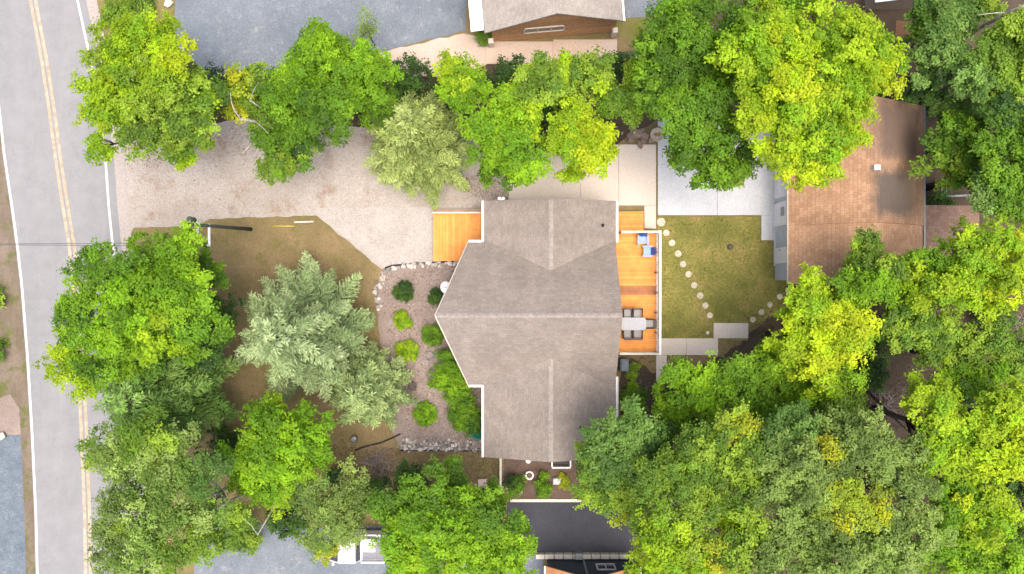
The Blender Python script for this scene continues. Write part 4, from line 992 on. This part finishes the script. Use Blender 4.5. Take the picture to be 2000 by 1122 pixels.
deciduous('maple', [(995, 215, 52, 'lime'), (1000, 285, 55, 'bright'), (985, 315, 40, 'green'), (945, 240, 36, 'bright'), (1030, 320, 38, 'bright'), (965, 280, 40, 'bright'), (1025, 250, 40, 'lime'), (960, 330, 24, 'green', 5)],
   'bright green tree with lime top crowding the house side of the hedge row', z=7.5, base=(985, 280), pal='bright')
deciduous('tree', [(1085, 150, 48, 'lime'), (1125, 165, 50, 'olive'), (1060, 165, 42, 'olive'), (1110, 138, 32, 'olive'), (1165, 145, 34, 'olive')], 'olive lime tree opposite the cedar house patio', z=7, pal='olive')
deciduous('young_maple', [(1125, 255, 48, 'lime'), (1140, 300, 48, 'yellow'), (1172, 285, 28, 'lime', 6), (1105, 290, 34, 'lime'), (1120, 335, 22, 'lime', 5.5), (1155, 260, 34, 'yellow')], 'yellow lime tree reaching over the beige patio', z=7.5, base=(1120, 278), pal='lime')
deciduous('tree', [(1225, 190, 42, 'olive'), (1195, 195, 34, 'green'), (1260, 195, 30, 'olive'), (1240, 155, 30, 'lime')], 'narrow olive tree behind the boulder pile', z=6, pal='olive', trunk_r=.12)
for i, (px, py, r, pal, lb) in enumerate([(800, 150, 40, 'dark', 'dark shrub behind the pale yellow spruce'), (985, 152, 38, 'dark', 'dark shrub between the lime trees and the cedar house patio'), (1020, 175, 45, 'blue', 'bluish dark shrub deep in the hedge row'),
      (1200, 132, 24, 'dark', 'dark shrub at the corner of the cedar house patio'), (1075, 220, 45, 'dark', 'dark shrub in the gap between the hedge row trees'), (870, 200, 42, 'dark', 'dark shrub squeezed behind the spruce and lime tree'), (760, 190, 34, 'dark', 'dark shrub between the vivid green tree and the spruce'), (1235, 120, 26, 'blue', 'bluish shrub on the grass beside the big maple'), (415, 165, 30, 'dark', 'dark shrub between the broad olive tree and the leaning tree')]):
    shrub(px, py, r, 2.6, pal, lb, leaf=(.12, .2), clump=.34, per=15)
# --- the big trees by the garage
deciduous('maple', [(1325, 60, 70, 'green'), (1300, 165, 62, 'green'), (1365, 245, 62, 'green'), (1415, 300, 55, 'green'), (1440, 345, 26, 'olive', 7), (1380, 340, 34, 'green', 7), (1318, 215, 38, 'green'), (1390, 130, 55, 'bright'), (1400, 215, 60, 'green'), (1325, 115, 50, 'green'), (1335, 305, 30, 'green', 7), (1280, 105, 40, 'green'), (1345, 15, 50, 'bright')],
   'large mid green maple overhanging the pale patio', z=9, base=(1285, 205), pal='green', trunk_r=.3)
deciduous('maple', [(1480, 90, 62, 'lime'), (1560, 60, 65, 'lime'), (1640, 90, 60, 'lime'), (1700, 85, 52, 'lime'), (1545, 150, 60, 'yellow'), (1640, 170, 62, 'lime'), (1700, 165, 44, 'yellow'), (1650, 235, 52, 'yellow'), (1570, 240, 55, 'lime'), (1560, 315, 52, 'yellow'), (1515, 290, 44, 'yellow'), (1600, 310, 40, 'yellow'), (1500, 180, 50, 'bright'), (1480, 235, 44, 'lime'), (1450, 30, 50, 'green'), (1545, 10, 46, 'bright'), (1735, 120, 30, 'lime'), (1620, 280, 36, 'lime'), (1460, 130, 40, 'lime')],
   'huge yellow lime maple spreading over the garage roof', z=11, base=(1450, 200), pal='lime', trunk_r=.34)
# --- the wood behind the garage
deciduous('tree', [(1830, 120, 55, 'pine'), (1880, 160, 50, 'pine'), (1920, 130, 48, 'olive'), (1800, 165, 36, 'dark', 5), (1850, 75, 40, 'pine'), (1790, 60, 36, 'green', 5), (1945, 165, 40, 'olive')], 'loose grey green tree behind the garage beside the red soil', z=7.5, pal='pine', gap=.2)
deciduous('tree', [(1800, 22, 34, 'pine', 5), (1860, 25, 40, 'pine'), (1915, 20, 34, 'olive'), (1835, 50, 30, 'green', 5)], 'grey green tree beside the grey shed at the edge of the wood', z=6, pal='pine')
deciduous('tree', [(1985, 50, 44, 'olive'), (1960, 95, 40, 'olive'), (2010, 120, 60, 'lime'), (1990, 180, 40, 'olive')], 'olive tree at the edge of the wood beside the bare pale trunk', z=8, pal='olive', gap=.1)
deciduous('tree', [(1875, 275, 52, 'green'), (1845, 310, 40, 'olive'), (1910, 300, 46, 'green'), (1880, 345, 36, 'bright', 4.5), (1860, 240, 38, 'pine')], 'mid green tree close behind the gutter of the garage roof', z=5, base=(1800, 300), pal='green')
deciduous('tree', [(1965, 280, 50, 'green'), (1990, 230, 44, 'dark'), (1960, 350, 46, 'green'), (1985, 400, 44, 'green'), (1930, 385, 36, 'pine'), (2030, 330, 60, 'green')], 'dark green tree behind the pale corner rail', z=8, pal='green')
deciduous('tree', [(1690, 480, 32, 'olive', 7.5), (1680, 515, 28, 'olive', 7), (1725, 535, 38, 'olive'), (1770, 560, 44, 'lime'), (1705, 565, 38, 'bright'), (1660, 560, 32, 'bright'), (1805, 515, 32, 'bright')], 'olive lime tree covering the lower corner of the garage roof', z=8.5, base=(1600, 590), pal='olive')
deciduous('tree', [(1865, 520, 46, 'bright'), (1925, 490, 50, 'lime'), (1970, 540, 56, 'yellow'), (1915, 560, 48, 'lime'), (1850, 570, 46, 'lime'), (2015, 480, 50, 'yellow'), (1895, 470, 30, 'lime')], 'sunny yellow lime tree behind the lean-to roof', z=9, base=(1800, 560), pal='lime')
deciduous('tree', [(1800, 620, 50, 'olive'), (1745, 645, 36, 'olive'), (1790, 575, 38, 'lime'), (1850, 655, 46, 'olive'), (1760, 600, 38, 'olive'), (1830, 690, 36, 'olive', 7)], 'loose olive tree in the wood near the bare branches', z=7.5, pal='olive', gap=.15)
deciduous('tree', [(1580, 620, 50, 'lime'), (1625, 590, 44, 'lime'), (1590, 670, 62, 'yellow'), (1650, 650, 52, 'yellow'), (1540, 680, 40, 'lime'), (1505, 690, 30, 'bright', 6), (1560, 740, 48, 'bright', 6), (1620, 730, 48, 'lime'), (1680, 640, 30, 'yellow'), (1550, 605, 26, 'lime'), (1580, 560, 30, 'lime')],
   'yellow lime tree leaning over the back lawn and stepping stones', z=8.5, base=(1505, 655), pal='lime', trunk_r=.26)
deciduous('tree', [(1345, 745, 44, 'bright'), (1405, 740, 36, 'bright'), (1370, 790, 48, 'bright'), (1310, 785, 36, 'bright', 5), (1445, 725, 30, 'green'), (1435, 760, 44, 'green'), (1330, 830, 36, 'green', 5)], 'vivid green tree at the end of the concrete walkway', z=6.5, base=(1328, 732), pal='bright', trunk_r=.16)
deciduous('tree', [(1500, 780, 50, 'green'), (1560, 790, 46, 'green'), (1640, 785, 46, 'olive'), (1455, 800, 44, 'green'), (1600, 745, 46, 'bright'), (1520, 740, 44, 'bright')], 'shaded green tree below the yellow lime tree of the lawn', z=5.5, pal='green')
deciduous('tree', [(1200, 850, 54, 'pine'), (1240, 820, 40, 'pine'), (1175, 905, 46, 'pine'), (1235, 900, 52, 'pine'), (1150, 880, 26, 'olive', 6), (1265, 860, 38, 'dark'), (1160, 950, 34, 'olive', 6)], 'deep grey green tree covering the corner of the house roof', z=7.5, base=(1225, 835), pal='pine')
deciduous('tree', [(1410, 850, 50, 'olive'), (1465, 900, 40, 'olive'), (1472, 975, 44, 'olive'), (1482, 1060, 44, 'olive'), (1440, 820, 36, 'gold'), (1350, 900, 58, 'olive'), (1300, 930, 48, 'olive'), (1410, 930, 56, 'olive'), (1250, 960, 46, 'olive', 7), (1200, 980, 38, 'olive', 6), (1340, 990, 56, 'olive'), (1420, 1010, 48, 'lime'), (1310, 1050, 52, 'lime'), (1385, 1075, 52, 'gold'), (1270, 1100, 44, 'lime', 7), (1440, 1080, 40, 'olive'), (1340, 1120, 50, 'lime'), (1260, 1025, 30, 'olive', 7)],
   'tall olive birch with yellow flecked leaves above the dark driveway', z=9.5, pal='olive', leaf=(.105, .18), gap=.0, bark='pale_bark')
deciduous('tree', [(1570, 835, 48, 'pine'), (1505, 930, 40, 'sage'), (1790, 960, 36, 'sage'), (1805, 1045, 38, 'sage'), (1775, 880, 36, 'sage'), (1500, 1110, 40, 'sage'), (1520, 850, 36, 'pine'), (1640, 850, 50, 'sage'), (1700, 860, 50, 'sage'), (1560, 910, 52, 'sage'), (1630, 930, 52, 'sage'), (1650, 985, 44, 'gold'), (1700, 985, 40, 'gold'), (1735, 910, 44, 'sage'), (1540, 980, 48, 'sage'), (1590, 1020, 55, 'sage'), (1620, 880, 30, 'gold'), (1530, 1050, 48, 'sage'), (1640, 1070, 58, 'sage'), (1710, 1060, 52, 'birch'), (1760, 1020, 44, 'sage'), (1760, 1095, 48, 'birch'), (1580, 1110, 52, 'sage'), (1680, 1130, 52, 'birch')],
   'big grey green tree with a patch of golden leaves in the wood', z=10, pal='sage', leaf=(.105, .18), gap=.0, trunk_r=.3)
deciduous('tree', [(1835, 800, 52, 'lime'), (1800, 760, 34, 'lime'), (1890, 850, 60, 'lime'), (1840, 885, 52, 'lime'), (1950, 820, 52, 'lime'), (1960, 890, 56, 'yellow'), (1900, 930, 58, 'lime'), (1845, 955, 50, 'bright'), (2010, 850, 50, 'yellow'), (1980, 780, 36, 'lime')],
   'sunny lime tree beside the gap of bare branches', z=9.5, pal='lime', trunk_r=.18)
deciduous('tree', [(1870, 1025, 55, 'bright'), (1930, 1010, 52, 'lime'), (1850, 1085, 50, 'bright'), (1920, 1085, 55, 'bright'), (1985, 1050, 40, 'green', 6), (1990, 1110, 46, 'dark', 5)], 'bright green tree at the far lower corner of the wood', z=8.5, pal='bright')
deciduous('tree', [(1900, 690, 40, 'olive'), (1960, 660, 38, 'olive'), (1985, 715, 44, 'olive'), (1925, 740, 38, 'bright'), (1870, 735, 36, 'bright')], 'thin olive tree between the two sunny lime trees of the wood', z=7, pal='olive', gap=.15)
for (px, py, r, h_, pal, lb) in [(1720, 665, 42, 1.8, 'dark', 'dark undergrowth shrub in the gap of bare branches'), (1700, 730, 30, 1.2, 'dark', 'low dark shrub beside the bare branches in the wood'), (1915, 230, 46, 2, 'dark', 'dark shrub in shade behind the garage'), (1830, 400, 30, 1.6, 'dark', 'dark shrub beside the pale corner rail'),
      (1475, 820, 40, 2, 'dark', 'dark shrub under the vivid green and shaded trees'), (1240, 790, 30, 1.6, 'green', 'green shrub beside the house wall and narrow flower strip'), (1940, 620, 36, 1.5, 'dark', 'dark shrub under the sunny yellow tree'), (1890, 770, 40, 2, 'dark', 'dark shrub in the shade between olive and lime trees'), (1820, 200, 40, 2, 'dark', 'dark shrub under the loose grey green tree'), (1990, 960, 40, 2, 'dark', 'dark shrub at the edge of the wood by the sunny lime tree')]:
    shrub(px, py, r, h_, pal, lb, leaf=(.12, .2), clump=.34, per=15)
# --- front trees between the road and the house
deciduous('maple', [(300, 518, 56, 'green'), (365, 500, 48, 'bright'), (400, 525, 34, 'green', 6), (235, 530, 48, 'green'), (180, 535, 38, 'green', 7), (260, 590, 64, 'bright'), (340, 580, 60, 'bright'), (175, 590, 44, 'bright', 7), (300, 650, 62, 'lime'), (375, 640, 52, 'green'), (225, 655, 52, 'bright'), (150, 640, 38, 'green', 7), (140, 705, 42, 'lime', 6.5), (425, 620, 36, 'dark', 5), (215, 715, 42, 'green', 7), (170, 745, 30, 'lime', 6), (290, 700, 44, 'green', 7), (400, 680, 40, 'dark', 5)],
   'big vivid green maple spreading over the road edge', z=8.5, pal='green', trunk_r=.32)
conifer('pine', (385, 750), 8.5, 128, 'feathery green pine between the maple and the birch beside the road', 'pine', low=2.0, levels=13, per=9, droop=.0, zr=4.0, shape=.62, dens=.9, tuft=(.24, .4))
deciduous('birch', [(235, 870, 52, 'birch'), (190, 890, 32, 'olive', 7), (290, 850, 50, 'olive'), (345, 880, 46, 'birch'), (260, 930, 55, 'birch'), (330, 950, 50, 'birch'), (400, 930, 44, 'pine'), (240, 1000, 48, 'sage'), (305, 1020, 48, 'birch'), (380, 1010, 48, 'birch'), (220, 1060, 40, 'sage'), (285, 1085, 48, 'birch'), (355, 1080, 44, 'olive'), (420, 1050, 38, 'olive', 7), (455, 1000, 36, 'olive', 7), (250, 1115, 36, 'birch')],
   'tall pale birch with thin foliage beside the road at the grey pavement', z=9, pal='birch', leaf=(.1, .17), per=22, gap=.0, dens=1.1, bark='pale_bark', base=(470, 935), trunk_r=.16)
deciduous('tree', [(540, 865, 62, 'bright'), (595, 845, 46, 'bright'), (490, 885, 44, 'bright'), (530, 925, 50, 'bright'), (585, 910, 42, 'bright'), (510, 820, 34, 'bright', 5.5), (625, 880, 28, 'bright', 5.5), (540, 800, 26, 'lime', 5), (540, 975, 26, 'lime', 5), (470, 930, 28, 'bright', 5.5)], 'bright leafy green tree between the birch and the dry lawn', z=6.5, pal='bright')
conifer('spruce', (628, 643), 9.5, 142, 'big silvery blue spruce on the dry front lawn', 'bluespruce', low=1.0, levels=15, per=9, droop=.06, zr=2.5, shape=.72, dens=1.2, tw=.32)
conifer('spruce', (735, 752), 5.5, 82, 'smaller grey green spruce at the edge of the mulch bed', 'greyspruce', low=.6, levels=13, per=9, droop=.05, zr=1.5, shape=.7, dens=1.2, tw=.32)
deciduous('tree', [(635, 990, 46, 'sage'), (690, 960, 38, 'sage'), (655, 1030, 40, 'sage'), (610, 950, 30, 'pine'), (700, 1010, 36, 'sage'), (615, 1055, 28, 'olive', 4.5), (640, 1075, 20, 'gold', 3.5)], 'grey green wispy tree beside the white truck', z=5.5, pal='sage', leaf=(.09, .16), per=22, gap=.0)
deciduous('tree', [(830, 985, 58, 'green'), (770, 1000, 42, 'green'), (890, 1005, 56, 'bright'), (800, 1050, 56, 'bright'), (870, 1060, 56, 'bright'), (785, 1035, 30, 'green', 5.5), (840, 1110, 50, 'lime'), (800, 1100, 34, 'bright', 6), (880, 945, 34, 'green', 5.5), (800, 945, 34, 'dark', 4.5)], 'bright green tree between the white truck and the dry lawn strip', z=7.5, pal='bright')
deciduous('tree', [(960, 1010, 42, 'green'), (990, 1060, 46, 'bright'), (945, 1075, 48, 'bright'), (1010, 1095, 36, 'bright'), (970, 975, 26, 'green', 5), (950, 1125, 40, 'bright')], 'green tree overhanging the corner of the dark driveway', z=7, pal='bright')
for (px, py, r, h_, pal, lb) in [(480, 1040, 40, 2.2, 'olive', 'olive shrub at the edge of the grey pavement under the birch'), (560, 1010, 40, 2.0, 'dark', 'dark shrub between the bright tree and the wispy tree'), (430, 880, 40, 2.2, 'dark', 'dark shrub in shade beneath the birch'), (735, 960, 30, 1.6, 'dark', 'dark shrub below the dry brush'), (-14, 585, 18, .7, 'olive', 'olive roadside shrub across the road from the maple'), (-10, 680, 20, .7, 'olive', 'green roadside shrub across the road, nearer the gravel patch'), (250, 20, 50, .5, 'olive', 'low grassy shrub on the grass corner by the pavement'), (945, 72, 12, .6, 'olive', 'small olive plant at the corner of the cedar house')]:
    shrub(px, py, r, h_, pal, lb, leaf=(.12, .19), clump=.32, per=15)
# --- shrubs in the mulch bed
MBS = [(789, 570, 18, .7, 'dark', 'round dark green shrub in the mulch bed across from the concrete drive corner'), (854, 582, 14, .7, 'dark', 'dark green shrub under the satellite dish'), (787, 627, 17, .6, 'lime', 'round lime shrub between two others at the outer edge of the mulch bed'),
  (845, 655, 19, .8, 'green', 'dark green shrub beside the slanting wall just below the roof point'), (794, 687, 20, .7, 'lime', 'round lime shrub close to the big blue spruce'), (830, 809, 21, .6, 'bright', 'vivid green round shrub near the band of rocks')]
for (px, py, r, h_, pal, lb) in MBS: shrub(px, py, r * 1.1, h_, pal, lb, name='round_shrub', leaf=(.05, .085), clump=.13, per=16, bough=.2, dens=1.3)
def bigshrub(lobes, hgt, label):
    lb = [(W(a, b, hgt * .6)[:2] + (hgt * .55,), r / PPM, p) for a, b, r, p in lobes]
    x = sum(l[0][0] for l in lb) / len(lb); y = sum(l[0][1] for l in lb) / len(lb)
    e = empty('shrub', (x, y, 0), label, 'shrub'); st = MB()
    for l in lb: st.tube([(x, y, -.02), (l[0][0], l[0][1], hgt * .6)], [.04, .01], 5)
    st.build('stem', M['bark'], e, True)
    data, _s = crown_points(lb, leaf=(.07, .12), clump=.2, per=16, flat=.8, bough=.34); P_, N_, D_, L_, C_ = data; P_[:, 2] = np.maximum(P_[:, 2], .05)
    link('foliage', leaves_to_mesh('foliage', P_, N_, D_, L_, .62, C_, M['leaf']), None, e)
bigshrub([(872, 705, 22, 'green'), (875, 735, 28, 'bright'), (890, 755, 24, 'bright'), (868, 745, 20, 'bright'), (888, 690, 14, 'dark')], 1.3, 'big vivid green bush against the slanting house wall')
bigshrub([(905, 800, 26, 'bright'), (900, 815, 24, 'green'), (920, 820, 22, 'green'), (908, 780, 18, 'green')], 1.2, 'green bush beside the teal tub')
bigshrub([(1000, 938, 16, 'dark'), (1012, 945, 14, 'green'), (1006, 952, 12, 'green')], .7, 'dark leafy plant in the garden bed beside the plank fence')
bigshrub([(1058, 940, 14, 'green'), (1064, 952, 13, 'bright'), (1060, 962, 12, 'green')], .7, 'green leafy plant in the garden bed beside the ring planter')
bigshrub([(1100, 934, 8, 'gold'), (1104, 946, 8, 'gold')], .4, 'clump of orange yellow flowers in the garden bed')
bigshrub([(1238, 715, 9, 'olive'), (1236, 735, 9, 'olive'), (1237, 752, 9, 'lime')], .5, 'narrow strip of pale green plants beside the covered grill')
bigshrub([(640, 940, 14, 'dark'), (655, 930, 10, 'blue')], .5, 'low dark plant on the soil below the bright leafy tree')

# --- bare wood: birch stems, dead trunks, brush
def bare(name, pts, r0, r1, label, mat='pale_bark', cat='trunk', twig=4):
    w_ = [Vector(W(*p)) for p in pts]; e = empty(name, (w_[0].x, w_[0].y, 0), label, cat)
    k = len(w_); t = MB(); t.tube(w_, [r0 + (r1 - r0) * i / (k - 1) for i in range(k)], 9); tr = t.build('stem', M[mat], e, True)
    for i in range(twig):
        a = w_[random.randrange(1, k)]; d = Vector((random.gauss(0, .8), random.gauss(0, .8), random.uniform(.2, .8)))
        MB().tube(branch_path(a, a + d, 3, .15), [r1 * .7, r1 * .5, r1 * .35, r1 * .15], 5).build('twig', M[mat], tr, True)
    return e
bare('birch_pole', [(545, 930, 0), (515, 945, 2.5), (490, 958, 5.0), (440, 985, 7.2), (395, 1010, 8.8)], .15, .06, 'pale birch stem leaning out from the bright leafy tree toward the road')
bare('birch_pole', [(575, 925, 0), (552, 970, 2.8), (530, 1000, 5), (503, 1045, 7.2)], .08, .03, 'thin pale birch stem leaning toward the grey pavement')
bare('birch_pole', [(560, 250, 0), (522, 242, 4), (500, 238, 5.6), (470, 233, 7.4)], .09, .06, 'pale stem leaning across the leaning tree toward the road', twig=2)
bare('birch_pole', [(560, 255, 0), (524, 222, 4.5), (505, 208, 6.2), (488, 196, 7.4)], .06, .03, 'thin grey stem rising through the leaning tree', twig=3)
bare('birch_pole', [(545, 245, 0), (508, 262, 3), (490, 282, 3.8), (472, 302, 4.2)], .05, .02, 'thin pale stem drooping over the gravel drive', twig=2)
bare('dead_trunk', [(1850, 95, 0), (1928, 47, 6), (1965, 27, 8), (2010, 8, 9.6)], .12, .08, 'bare pale dead trunk slanting out of the wood', twig=2)
bare('dead_trunk', [(1690, 760, 0), (1745, 815, 2.2), (1765, 835, 3)], .11, .05, 'dark bare trunk in the gap of the wood', mat='bark', twig=4)
def brush(px, py, n, ln, label, mat='brush', cat='brush'):
    x, y, _ = W(px, py); e = empty('brush_heap', (x, y, 0), label, cat)
    for k in range(n):
        a = random.uniform(0, 6.28); l = ln * random.uniform(.5, 1); s = Vector((x + random.gauss(0, .3), y + random.gauss(0, .3), .03)); q = s + Vector((math.cos(a) * l, math.sin(a) * l, random.uniform(.2, .9) * l))
        t = MB(); pth = branch_path(s, q, 4, .2); t.tube(pth, [.025, .02, .015, .01, .005], 5)
        for j in range(4):
            p_ = random.choice(pth[1:]); t.tube(branch_path(p_, p_ + Vector((random.gauss(0, .35), random.gauss(0, .35), random.uniform(-.05, .35))), 2, .1), [.012, .008, .004], 4)
        t.build('twig', M[mat], e, True)
brush(742, 905, 34, 1.1, 'heap of dry pinkish grey brush below the mulch bed')
brush(1718, 790, 26, 1.3, 'tangle of bare brown branches in a gap of the wood')
brush(1985, 640, 14, 1.0, 'dry brown branches under the sunny yellow tree')
brush(1245, 765, 10, .7, 'dry twigs beside the narrow flower strip')

# ------------------------------------------------------------------ grass blades, fallen leaves
def in_poly(pts, xs, ys):
    ins = np.zeros(len(xs), bool); n = len(pts)
    for i in range(n):
        x1, y1 = pts[i][:2]; x2, y2 = pts[i - 1][:2]
        c = ((y1 > ys) != (y2 > ys)) & (xs < (x2 - x1) * (ys - y1) / ((y2 - y1) + 1e-12) + x1); ins ^= c
    return ins
def scatter(name, px_poly, n, mode, cols, z=.03, label=None, size=(.05, .1), holes=()):
    pts = [W(*p) for p in px_poly]; xs = rng.uniform(min(p[0] for p in pts), max(p[0] for p in pts), n); ys = rng.uniform(min(p[1] for p in pts), max(p[1] for p in pts), n)
    k = in_poly(pts, xs, ys)
    for hpoly in holes: k &= ~in_poly([W(*p) for p in hpoly], xs, ys)
    xs, ys = xs[k], ys[k]; n = len(xs)
    P_ = np.stack([xs, ys, np.full(n, z) + rng.uniform(0, .02, n)], 1); C_ = np.array(cols)[rng.integers(0, len(cols), n)] * rng.uniform(.7, 1.25, (n, 1)) / FOL
    if mode == 'blade': N_ = rng.normal(size=(n, 3)) * .9 + np.array([0, 0, .5]); wd = .35
    else: N_ = rng.normal(size=(n, 3)) * .3 + np.array([0, 0, 1]); wd = .7
    o = link(name, leaves_to_mesh(name, P_, N_, rng.normal(size=(n, 3)), rng.uniform(size[0], size[1], n), wd, C_, M['grass'], .1)); o['kind'] = 'stuff'
    if label: o['label'] = label
scatter('grass', [(1285, 425), (1485, 425), (1512, 474), (1543, 522), (1543, 600), (1455, 660), (1285, 660)], 17000, 'blade', [(.15, .155, .03), (.22, .195, .06), (.12, .14, .025), (.24, .21, .07)], .04, 'patchy green grass of the back lawn')
scatter('dry_grass', [(392, 430), (500, 426), (616, 422), (742, 527), (737, 600), (765, 700), (770, 860), (640, 900), (430, 860), (330, 700), (350, 520)], 24000, 'blade', [(.20, .155, .065), (.25, .19, .09), (.17, .15, .045), (.28, .215, .10)], .03, 'dry brown grass of the front lawn')
scatter('dry_grass', [(640, 870), (975, 884), (975, 965), (640, 960)], 12000, 'blade', [(.14, .10, .05), (.17, .12, .06), (.10, .09, .03)], .03, 'dry brown grass of the strip below the house')  # blades darker than on the front lawn: tree shade put into their colour
scatter('fallen_leaves', [(235, 285), (620, 250), (1000, 300), (1000, 390), (700, 400), (300, 440)], 2600, 'leaf', [(.36, .25, .17), (.28, .19, .13), (.40, .29, .21)], .045, 'fallen brown leaves scattered over the gravel drive', (.04, .09))
scatter('fallen_leaves', [(860, 350), (1000, 335), (998, 395), (920, 385)], 1500, 'leaf', [(.26, .17, .11), (.20, .13, .09), (.34, .23, .15)], .045, 'brown leaf litter at the patio end of the gravel drive', (.05, .1))
scatter('fallen_leaves', [(240, 285), (330, 262), (450, 240), (620, 250), (720, 255), (900, 270), (900, 300), (620, 280), (500, 300), (330, 330), (250, 330)], 2200, 'leaf', [(.26, .17, .12), (.20, .13, .10), (.33, .23, .17)], .045, 'brown leaf litter along the tree side of the gravel drive', (.05, .11))
scatter('fallen_leaves', [(740, 540), (930, 512), (950, 870), (790, 870)], 5200, 'leaf', [(.31, .25, .21), (.15, .11, .09), (.42, .36, .32), (.22, .17, .14)], .055, 'bark chips covering the mulch bed', (.05, .12))
scatter('fallen_leaves', [(1240, 700), (1545, 580), (2100, 500), (2100, 1200), (1240, 1200)], 9000, 'leaf', [(.14, .10, .06), (.10, .07, .05), (.18, .13, .08)], .03, 'brown leaf litter on the forest floor', (.08, .18))
